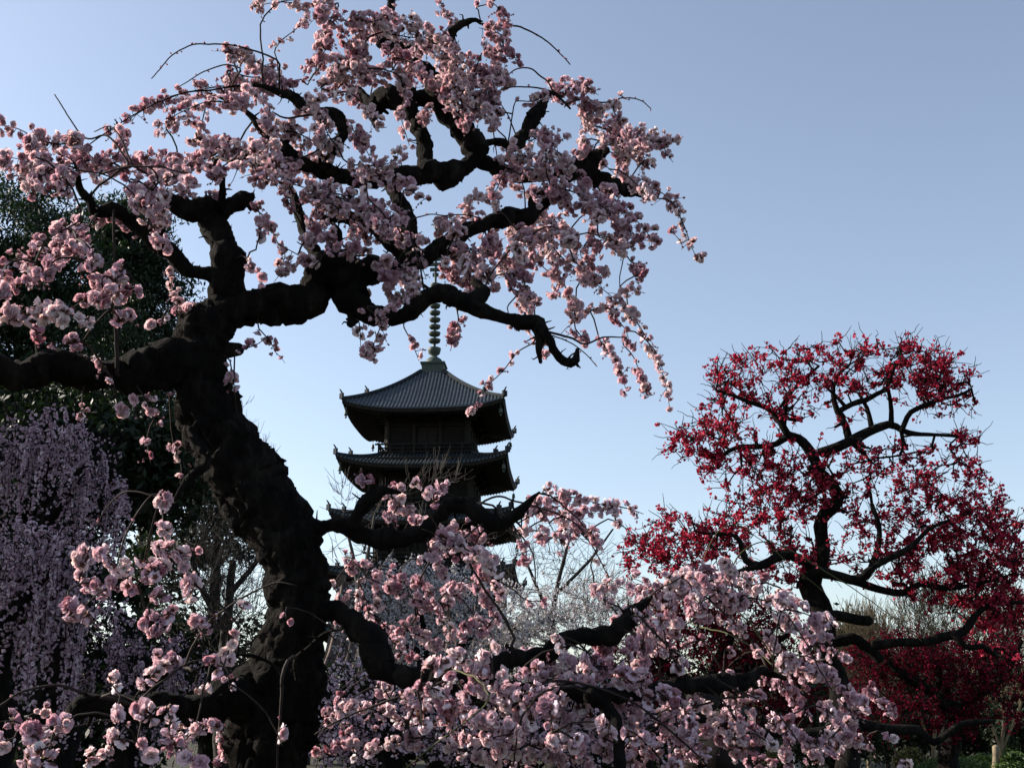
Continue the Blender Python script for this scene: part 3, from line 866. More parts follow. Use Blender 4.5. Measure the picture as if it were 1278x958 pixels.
plum('plum_tree', 'white-flowering plum in front of the hall, right of the thick trunk', 540, 12.5,
     [("545,960,12 548,880,11 540,830,9 530,790,6 520,750,4", 0), ("542,840,7 580,800,6 605,765,4 620,735,3", .2), ("540,830,7 500,800,6 470,775,4 450,755,3", -.2)],
     [(530, 728, 85, 42, 170, .7), (470, 770, 65, 50, 130, .6), (590, 770, 85, 55, 170, .7), (520, 820, 120, 50, 170, .7)], 'white', .013, 12, 104, TINY, spread=.03, shell=.6, extra=3, r_tip=.004)
plum('plum_tree', 'pale white-flowering plum with many thin twigs right of the white plum', 690, 13.5,
     [("700,960,12 698,890,11 690,840,8 685,800,5", 0), ("696,860,7 650,820,5 625,790,4 615,770,3", .2), ("694,850,7 740,815,5 770,785,4 785,755,3", -.2)],
     [(690, 770, 95, 55, 230, .8), (760, 755, 60, 45, 110, .6), (640, 795, 65, 45, 110, .6), (710, 835, 120, 45, 150, .7)], 'white', .013, 9, 105, TINY, spread=.03, shell=.6, extra=4, r_tip=.004, bark='greybark')
plum('weeping_plum', 'pale pink weeping plum with a rounded cascading top, beneath the thick left limb', 60, 7.4,
     [("70,960,26 66,860,24 72,760,20 62,680,16 58,620,12 62,570,8", 0), ("64,640,10 100,590,7 125,570,4", -.2), ("62,620,9 20,580,6 -20,570,4", .2), ("62,600,8 80,560,5 75,535,3", .3)],
     [(60, 540, 65, 34, 100, .5), (10, 570, 60, 30, 50, .5), (115, 578, 40, 35, 60, .45), (145, 620, 28, 30, 30, .35)], 'lilac', .0125, .8, 106, TINY, wig=.08, up=.14, weep=.62, strands=135, spread=.035, clump=3, r_tip=.0035)
plum('weeping_plum', 'pale pink weeping plum with long hanging strands at the lower left edge', 10, 6.6,
     [("0,960,24 -4,880,22 4,800,18 10,740,14 20,700,9", 0), ("2,780,10 50,720,7 80,690,4", -.2), ("6,760,9 -40,710,6", .2)],
     [(30, 690, 90, 42, 110, .5), (90, 680, 55, 30, 50, .4), (10, 760, 70, 40, 40, .5), (110, 760, 40, 50, 40, .4)], 'lilac', .0125, .8, 107, TINY, wig=.08, up=.14, weep=.75, strands=170, spread=.035, clump=3, r_tip=.0035)
plum('weeping_plum', 'whitish weeping plum low behind the sunlit pink sprays at the lower left', 170, 8.2,
     [("150,960,20 156,900,18 165,860,14 175,820,9", 0), ("160,880,10 210,830,7 240,810,4", -.2), ("162,870,9 110,830,6 90,800,4", .2)],
     [(150, 800, 90, 45, 110, .5), (210, 830, 70, 40, 80, .5), (90, 850, 80, 40, 60, .5), (170, 890, 110, 40, 60, .5)], 'lilac', .0125, 1.2, 108, TINY, wig=.08, up=.14, weep=.45, strands=130, spread=.035, clump=3, r_tip=.0035)
plum('plum_tree', 'pale pink plum low behind the lower right limb of the old plum', 480, 6.3,
     [("490,990,16 486,940,15 480,900,11 470,860,6", 0), ("484,930,9 530,890,6 570,870,4", -.2), ("484,930,9 440,890,6 415,860,4", .2)],
     [(440, 870, 50, 50, 70, .4), (500, 900, 80, 50, 110, .5), (580, 920, 70, 40, 80, .4), (430, 930, 50, 35, 60, .4), (660, 930, 50, 30, 40, .4)], 'lilac', .0145, 6, 109, SINGLE, wig=.12, spread=.035, r_tip=.0035)
plum('plum_tree', 'pale pink plum low under the pink sprays right of centre', 760, 6.8,
     [("800,990,16 795,940,14 780,900,10 770,870,6", 0), ("790,930,9 840,900,6 880,890,4", -.2), ("788,930,9 740,900,6 710,890,4", .2)],
     [(700, 900, 60, 40, 60, .4), (770, 890, 70, 45, 70, .4), (800, 930, 80, 30, 60, .4), (720, 940, 50, 30, 40, .4)], 'lilac', .0145, 6, 110, SINGLE, wig=.12, spread=.035, r_tip=.0035)

# a hall with a brown roof in front of the pagoda foot
def build_hall():
    Y = 48
    x0, x1 = W(402, 800, Y)[0], W(632, 800, Y)[0]
    zr = W(500, 716, Y)[2]
    cx = (x0 + x1) / 2; hw = (x1 - x0) / 2
    root = thing('temple_hall', 'low dark hall with a long brown roof, between white plum and pagoda', 'hall', (cx, Y + 4, 0))
    base = (0, 0, 0)
    mb = MB()
    mb.box((0, 0, 1.6), (hw - .8, 3.0, 1.6))
    for x in np.linspace(-hw + .8, hw - .8, 6):
        mb.box((x, -3.05, 1.6), (.12, .12, 1.6))
    w_ = mb.build('wall', M['wood'], root, smooth=False)
    mb = MB()
    prof = [(-4.6, 2.95), (-3.2, 3.6), (-1.6, 4.8), (-.2, zr - .25), (.2, zr - .25), (1.6, 4.8), (3.2, 3.6), (4.6, 2.95)]
    xs = np.linspace(-hw, hw, 24)
    v = np.array([[x, y, z + .35 * (abs(x) / hw) ** 4] for x in xs for y, z in prof])
    n = len(prof); i, j = np.meshgrid(np.arange(23), np.arange(n - 1), indexing='ij')
    mb.add(v, np.stack([i*n+j, (i+1)*n+j, (i+1)*n+j+1, i*n+j+1], -1).reshape(-1, 4))
    for x in np.arange(-hw + .2, hw, .36):
        for sgn in (-1, 1):
            pp = np.array([[x, sgn * y, z + .06 + .35 * (abs(x) / hw) ** 4] for y, z in prof[4:]])
            tube(mb, pp, np.full(4, .08), 4, cap=False)
    r_ = mb.build('roof', M['roofbrown'], root)
    mb = MB()
    mb.box((0, 0, zr - .12), (hw - .1, .24, .22))
    mb.box((-hw + .1, 0, zr), (.16, .3, .4)); mb.box((hw - .1, 0, zr), (.16, .3, .4))
    mb.build('ridge', M['roofbrown'], r_, smooth=False)
M['roofbrown'] = surf('brown_bark_roof', [(.3, (.05, .034, .028)), (.7, (.10, .07, .055))], 3, .85, .4, 18)
build_hall()
# ------------------------------------------------------------------ the visitor taking a picture
M['skin'] = surf('skin', [(.3, (.36, .21, .15)), (.7, (.44, .27, .19))], 12, .6, spec=.3)
M['hair'] = surf('black_hair', [(.3, (.006, .005, .005)), (.7, (.014, .011, .010))], 60, .7, .3, 90, spec=.1, sc=(1, 1, .2))
M['coat'] = surf('grey_brown_coat', [(.3, (.012, .0095, .009)), (.7, (.022, .018, .0165))], 9, .95, .6, 26, spec=.05)  # grey brown darkened in colour to stand for shade under the trees
M['trousers'] = surf('dark_trousers', [(.3, (.015, .016, .02)), (.7, (.03, .03, .036))], 12, .85, .4, 30)
M['leather'] = surf('dark_shoe', [(.3, (.015, .012, .01)), (.7, (.03, .025, .02))], 12, .5)
M['black'] = surf('black_camera_shell', [(.3, (.008, .008, .009)), (.7, (.016, .016, .018))], 30, .45)
M['glass'] = surf('lens_glass', [(.3, (.01, .012, .02)), (.7, (.02, .02, .035))], 10, .08, spec=.8)

def skin_mesh(name, verts, edges, radii, m, parent, root_i=0, sub=2):
    me = bpy.data.meshes.new(name)
    me.from_pydata([tuple(v) for v in verts], edges, [])
    o = bpy.data.objects.new(name, me)
    COL.objects.link(o)
    me.materials.append(m)
    md = o.modifiers.new('skin', 'SKIN')
    md.use_smooth_shade = True
    if not me.skin_vertices:
        bpy.context.view_layer.objects.active = o
    sv = me.skin_vertices[0].data
    for i, r in enumerate(radii):
        sv[i].radius = (r, r) if np.isscalar(r) else r
        sv[i].use_root = (i == root_i)
    sb = o.modifiers.new('smooth', 'SUBSURF'); sb.levels = sub; sb.render_levels = sub
    o.parent = parent
    return o

def build_person():
    p = W(872, 890, 7.9)
    root = thing('person', 'person with black hair in grey brown coat raising a camera behind hanging pink sprays', 'person', (p[0], p[1], 0), R(14))
    V, E, Rr = [], [], []
    def chain(pts, rad, start=None):
        prev = start
        for q, r in zip(pts, rad):
            V.append(q); Rr.append(r)
            if prev is not None: E.append((prev, len(V) - 1))
            prev = len(V) - 1
        return prev
    pel = chain([(0, 0, .93)], [(.15, .12)])
    sp = chain([(.01, 0, 1.08), (.02, 0, 1.24), (.015, 0, 1.37)], [(.135, .11), (.15, .115), (.13, .10)], pel)
    nk = chain([(.02, 0, 1.45), (.035, 0, 1.51)], [.06, .052], sp)
    hd = chain([(.05, 0, 1.575), (.045, 0, 1.645), (.035, 0, 1.715)], [(.070, .078), (.078, .092), (.058, .066)], nk)
    chain([(.135, 0, 1.612), (.152, 0, 1.60)], [.016, .011], len(V) - 2)      # nose
    for s in (-1, 1):
        chain([(.04, s * .085, 1.615)], [.014], len(V) - 4 if s == -1 else len(V) - 5)          # ears
    for s in (-1, 1):
        hip = chain([(0, s * .10, .88), (.015, s * .105, .50), (-.01, s * .11, .10)], [.095, .065, .045], pel)
        chain([(.06, s * .115, .045), (.15, s * .12, .035)], [.042, .03], hip)
        sh = chain([(.01, s * .14, 1.36), (.02, s * .20, 1.33)], [.05, .045], sp)
        el = chain([(.17, s * .235, 1.22), (.25, s * .22, 1.24)], [.048, .044], sh)
        wr = chain([(.30, s * .13, 1.47), (.315, s * .105, 1.54)], [.032, .030], el)
        pm = chain([(.325, s * .088, 1.585)], [.034], wr)
        for f in range(4):
            z = 1.575 + f * .017
            chain([(.345, s * .075, z + .002), (.365, s * .052, z + .004), (.362, s * .026, z + .003)], [.0095, .009, .0075], pm)
        chain([(.315, s * .07, 1.565), (.318, s * .045, 1.56)], [.011, .009], pm)
    body = skin_mesh('body', V, E, Rr, M['skin'], root, 0)
    # face: eyes, mouth
    for s in (-1, 1):
        mb = MB()
        mb.lathe([(.001, -.011), (.008, -.008), (.011, 0), (.008, .008), (.001, .011)], (.122, s * .032, 1.632), 10)
        mb.build('eye', M['hair'], body)
    mb = MB(); mb.box((.118, 0, 1.565), (.006, .022, .004)); mb.build('mouth', M['skinlip'], body)
    # hair
    rng = np.random.default_rng(5)
    mb = MB()
    a = np.linspace(0, np.pi * 2, 28, endpoint=False)
    prof = [(0.0, .118), (.045, .110), (.085, .085), (.108, .045), (.116, 0.0), (.114, -.045), (.104, -.09), (.085, -.115)]
    vs = []
    for i, (r, z) in enumerate(prof):
        for t in a:
            front = max(0, math.cos(t))
            zz = z if z > 0 else z * (1 - .92 * front ** .6)
            rr = r * (1 + .06 * math.sin(t * 9 + i)) * (.94 if front > .6 else 1)
            vs.append((.036 + rr * math.cos(t) * .98, rr * math.sin(t) * .92, 1.655 + zz))
    n = len(a); ii, jj = np.meshgrid(np.arange(len(prof) - 1), np.arange(n), indexing='ij')
    mb.add(vs, np.stack([ii*n+jj, (ii+1)*n+jj, (ii+1)*n+(jj+1) % n, ii*n+(jj+1) % n], -1).reshape(-1, 4))
    mb.build('hair', M['hair'], body)
    # coat with sleeves, collar; trousers; shoes
    V, E, Rr = [], [], []
    pel = chain([(0, 0, .82)], [(.20, .17)])
    sp = chain([(.0, 0, .95), (.01, 0, 1.1), (.02, 0, 1.26), (.012, 0, 1.385)], [(.185, .155), (.17, .145), (.178, .145), (.15, .12)], pel)
    chain([(.02, 0, 1.44), (.03, 0, 1.50)], [(.10, .095), (.075, .07)], sp)
    for s in (-1, 1):
        sh = chain([(.01, s * .15, 1.385), (.02, s * .205, 1.36)], [.105, .095], sp)
        chain([(.17, s * .245, 1.215), (.25, s * .225, 1.235), (.295, s * .14, 1.45), (.305, s * .118, 1.50)], [.068, .062, .05, .046], sh)
    skin_mesh('coat', V, E, Rr, M['coat'], root, 0)
    V, E, Rr = [], [], []
    pel = chain([(0, 0, .90)], [(.165, .135)])
    for s in (-1, 1):
        chain([(0, s * .10, .80), (.015, s * .105, .50), (-.01, s * .11, .09)], [.11, .085, .068], pel)
    skin_mesh('trousers', V, E, Rr, M['trousers'], root, 0)
    for s in (-1, 1):
        V, E, Rr = [], [], []
        chain([(-.04, s * .112, .055), (.04, s * .116, .055), (.12, s * .122, .045), (.18, s * .124, .04)], [.05, .052, .05, .036])
        skin_mesh('shoe', V, E, Rr, M['leather'], root, 0)
    # camera held at the face
    ca, sa = math.cos(R(14)), math.sin(R(14))
    lx = .315
    cam_ = thing('camera', 'black camera held up to the face of the person in the grey brown coat', 'camera', (p[0] + lx * ca, p[1] + lx * sa, 1.60), R(14))
    mb = MB(); mb.box((-.02, 0, 0), (.028, .066, .044)); mb.box((-.02, 0, .054), (.026, .022, .0105)); mb.box((-.01, .05, .0), (.030, .0155, .040))
    mb.build('body', M['black'], cam_, smooth=False)
    mb = MB()
    prof = np.array([(.001, 0), (.032, 0), (.034, .03), (.036, .07), (.033, .072), (.030, .066)])
    a = np.arange(20) / 20 * 2 * np.pi
    v = np.stack([prof[:, None, 1] + 0 * a + .0085, prof[:, None, 0] * np.cos(a), prof[:, None, 0] * np.sin(a)], -1).reshape(-1, 3)
    i, j = np.meshgrid(np.arange(5), np.arange(20), indexing='ij')
    mb.add(v, np.stack([i*20+j, i*20+(j+1)%20, (i+1)*20+(j+1)%20, (i+1)*20+j], -1).reshape(-1, 4))
    l_ = mb.build('lens', M['black'], cam_)
    mb = MB()
    v = np.array([(.07, .0295 * math.cos(t), .0295 * math.sin(t)) for t in a] + [(.076, 0, 0)])
    mb.add(v, None, [[k, (k + 1) % 20, 20] for k in range(20)])
    mb.build('glass', M['glass'], l_)
M['skinlip'] = surf('lips', [(.3, (.30, .11, .09)), (.7, (.34, .13, .11))], 12, .5)
build_person()
# ------------------------------------------------------------------ the old weeping plum in front
rng = np.random.default_rng(11)
TRUNK = "332,968,48 338,925,52 345,880,55 355,845,49 364,800,40 374,760,37 369,725,37 364,695,38 344,650,41 312,604,42 285,562,41 262,522,38 252,480,34 248,440,32 258,402,32"
LIMBS = [  # (Y start, Y end, trace)
 (2.80, 2.86, "252,425,34 262,402,32 288,388,29 318,381,25 355,378,24 392,371,25 416,352,33 428,338,36 442,328,24"),
 (2.78, 2.50, "250,440,32 225,447,32 190,460,30 150,472,25 100,466,23 50,462,24 -20,460,24 -60,458,20"),
 (2.80, 2.86, "280,388,27 285,350,24 281,320,20 271,292,18 262,268,20 258,254,20"),
 (2.84, 2.78, "262,258,18 240,262,16 220,256,12 206,246,9 196,236,6"),
 (2.85, 2.95, "258,260,18 285,259,13 304,250,9 314,243,6"),
 (2.84, 2.76, "275,262,7 277,240,5 277,215,5 270,203,7 266,198,6"),
 (2.80, 2.62, "278,350,18 262,344,10 240,338,10 225,328,11 207,311,13 190,296,12 165,278,10 145,262,10 122,263,9 112,250,7 100,238,6 97,217,5 91,200,3"),
 (2.86, 3.05, "425,345,26 404,326,10 388,308,9 379,292,7 374,268,7 364,240,8 356,222,9"),
 (2.88, 3.10, "430,345,24 455,338,18 490,330,13 508,318,11 510,290,11 503,262,11 492,242,12 484,222,12"),
 (3.05, 2.90, "486,222,13 455,226,12 430,221,11 400,213,10 376,203,11 353,189,13 342,180,8 325,155,5.5 310,142,4.5 286,127,3.5 262,117,2.5"),
 (2.98, 2.85, "402,212,8 418,190,7 427,166,8 417,143,8 396,137,6.5 376,132,8 362,121,8 347,116,5 325,107,2.8 290,108,1.6 265,112,1.3 235,115,1.2 205,125,1.1 175,139,1.1 150,154,1.0 120,174,1.6 100,190,1.4"),
 (3.05, 3.20, "484,222,13 505,217,14 535,216,15 563,215,15 583,208,14 592,191,18"),
 (3.12, 3.25, "532,212,13 531,180,12 520,157,11 507,138,12 490,122,17 470,131,11 456,120,9 449,109,5"),
 (3.24, 3.20, "478,128,9 466,140,8 468,158,7"),
 (3.25, 3.18, "488,124,14 512,122,12 542,118,13 560,130,9"),
 (3.20, 3.40, "592,190,17 580,166,15 563,145,14 546,116,14 530,91,13 506,68,11 481,53,10 464,43,9 470,29,8 487,10,8 490,-20,6"),
 (3.36, 3.30, "552,122,8 562,90,8 567,62,7 563,44,7 572,32,6 590,26,4 602,27,2.5"),
 (3.20, 3.45, "592,192,17 606,204,12 625,214,11 650,220,11 682,216,10 707,211,12 732,208,14 748,196,13 758,187,9"),
 (3.40, 3.55, "730,210,12 748,225,13 770,234,10 788,238,9 802,243,6"),
 (3.20, 3.35, "594,188,10 606,181,6 625,178,6 641,184,8 652,170,9 660,156,11 669,143,11 680,127,6 691,116,4 712,136,3"),
 (2.88, 3.15, "432,345,24 475,336,16 507,330,13 540,316,12 562,305,12 582,289,11 607,282,10 632,271,11 662,267,12 686,252,9 698,245,6"),
 (3.12, 3.10, "666,266,7 665,250,6 672,242,4"),
 (2.98, 2.90, "402,276,6 425,272,9 462,282,9 482,300,8 503,322,8"),
 (2.88, 2.94, "414,322,7 421,295,6 416,277,6"),
 (2.86, 2.72, "428,350,28 448,382,16 466,392,14 500,394,14 520,382,13 545,366,12 563,370,12 582,379,12 605,390,10 627,397,9 650,400,9 672,403,11 673,422,9 673,440,8 675,452,7"),
 (2.72, 2.70, "674,406,9 686,424,6 692,438,6 703,450,6.5 718,450,6.5 721,436,5"),
 (2.86, 2.84, "430,362,22 442,388,14 437,405,11"),
 (2.76, 2.80, "560,372,11 585,378,13 602,364,12 590,352,8"),
 (2.80, 2.62, "375,665,26 398,658,12 420,653,11 443,662,13 475,672,14 505,672,14 532,661,12 546,641,9 562,630,10 582,631,11 602,643,12 620,654,13 637,650,11 652,637,8 664,622,5 673,614,3"),
 (2.72, 2.70, "438,656,10 448,638,9 460,622,11 476,612,8 500,615,4"),
 (2.80, 2.45, "375,768,34 400,763,17 420,763,15 442,776,16 461,801,18 476,828,19 502,845,17 540,848,14 600,853,12 680,862,11 740,868,12 764,890,12 772,925,12 776,980,12"),
 (2.55, 2.75, "540,848,12 590,842,11 637,824,12 665,820,12 690,812,13 706,795,13 732,793,12 760,793,12 780,778,14 800,757,12 813,744,7"),
 (2.50, 2.95, "735,868,11 800,865,11 842,858,11 865,853,13 897,853,13 925,852,11 950,838,8 980,846,5"),
 (2.80, 2.40, "345,870,46 312,860,36 285,868,25 250,878,20 200,884,18 150,882,17 110,881,18 93,892,14 86,915,8"),
 (2.43, 2.40, "98,885,9 100,873,7 112,869,6 125,868,4"),
 (2.70, 2.62, "240,535,9 244,556,8 258,568,7 256,580,6 241,593,6 225,610,5 210,640,4"),
 (2.68, 2.60, "372,850,4 369,822,3.5 386,807,3 405,790,2.4 428,784,1.6"),
 (2.68, 2.55, "358,848,3 340,828,2.6 315,818,2.2 290,817,2 270,824,1.6 240,838,1.4"),
]
# bare or nearly bare shoots: px,py lines, ends thin  (Y, radius px at start, trace, buds)
SHOOTS = [
 (2.7, 1.6, "165,205 142,160 118,165", 0), (2.66, 1.7, "160,203 135,170 105,170 70,118", 0),
 (2.9, 1.5, "345,75 320,65 290,57 262,55 240,56 215,69 200,86 190,98", 10), (2.9, 1.3, "300,85 283,80 260,88 240,99 222,110", 4),
 (3.4, 1.7, "600,30 625,32 650,34 680,50 700,68 711,80", 9), (3.3, 1.3, "618,112 640,89 660,85 675,96", 5),
 (3.3, 1.3, "612,135 616,165 620,195 622,203", 5), (3.3, 1.2, "622,125 636,145 644,166", 4),
 (3.3, 1.5, "612,122 626,112 650,109 680,112 705,122", 4), (2.6, 3.2, "142,262 142,300 144,360 146,420 147,468", 0),
 (2.9, 1.3, "330,20 350,3 385,-2", 6), (3.45, 1.3, "758,128 780,123 800,126 813,136", 5),
 (2.9, 1.2, "540,275 560,268 585,268 600,271", 0), (2.75, 1.3, "515,273 540,268 562,270", 3),
 (2.55, 2.0, "370,730 345,727 315,740 285,757 262,775 245,800 232,830", 3),
 (2.55, 1.6, "185,622 165,650 152,680 142,715 135,745", 6), (2.55, 1.5, "200,622 160,615 135,635 122,660", 3),
 (2.6, 2.4, "352,845 350,880 347,920 345,965", 2), (2.4, 2.6, "0,880 30,862 70,856 105,866 140,873 170,885", 2),
 (2.6, 2.0, "535,638 545,655 560,675 580,692 605,735 625,762 640,790", 3),
 (2.5, 2.0, "560,848 520,862 470,880 420,900 395,915", 3), (2.3, 1.3, "600,885 565,910 535,930 505,955", 3),
 (3.0, 1.0, "980,765 1005,800 1025,840 1060,890 1085,930 1105,965", 8), (3.3, .8, "860,760 875,709 893,668 918,655 950,674 987,705 1028,738", 0),
 (3.2, .95, "905,725 925,690 955,676 990,688 1024,709 1066,736 1108,766 1150,800", 0), (2.4, 1.8, "665,875 650,900 640,955", 2),
 (2.9, 1.2, "660,400 668,416 690,418 715,428 730,440 745,455", 5), (2.8, 1.8, "686,415 715,423 730,430 752,421 779,420", 2),
 (2.9, 1.4, "655,628 690,640 722,657 745,690 762,722", 4), (2.9, 1.3, "650,650 672,640 700,632", 2), (2.9, 1.5, "640,655 665,690 668,730", 3),
 (2.5, 2.0, "640,880 680,850 740,855 800,880 860,930 890,960", 2), (2.7, 1.5, "800,770 840,810 900,850 960,880 1000,930", 4),
 (2.7, 1.6, "790,925 845,890 900,870 930,868", 0), (2.9, 1.6, "352,205 390,190 420,170", 0), (2.9, 2.2, "340,140 355,147 375,145 390,143", 0),
]
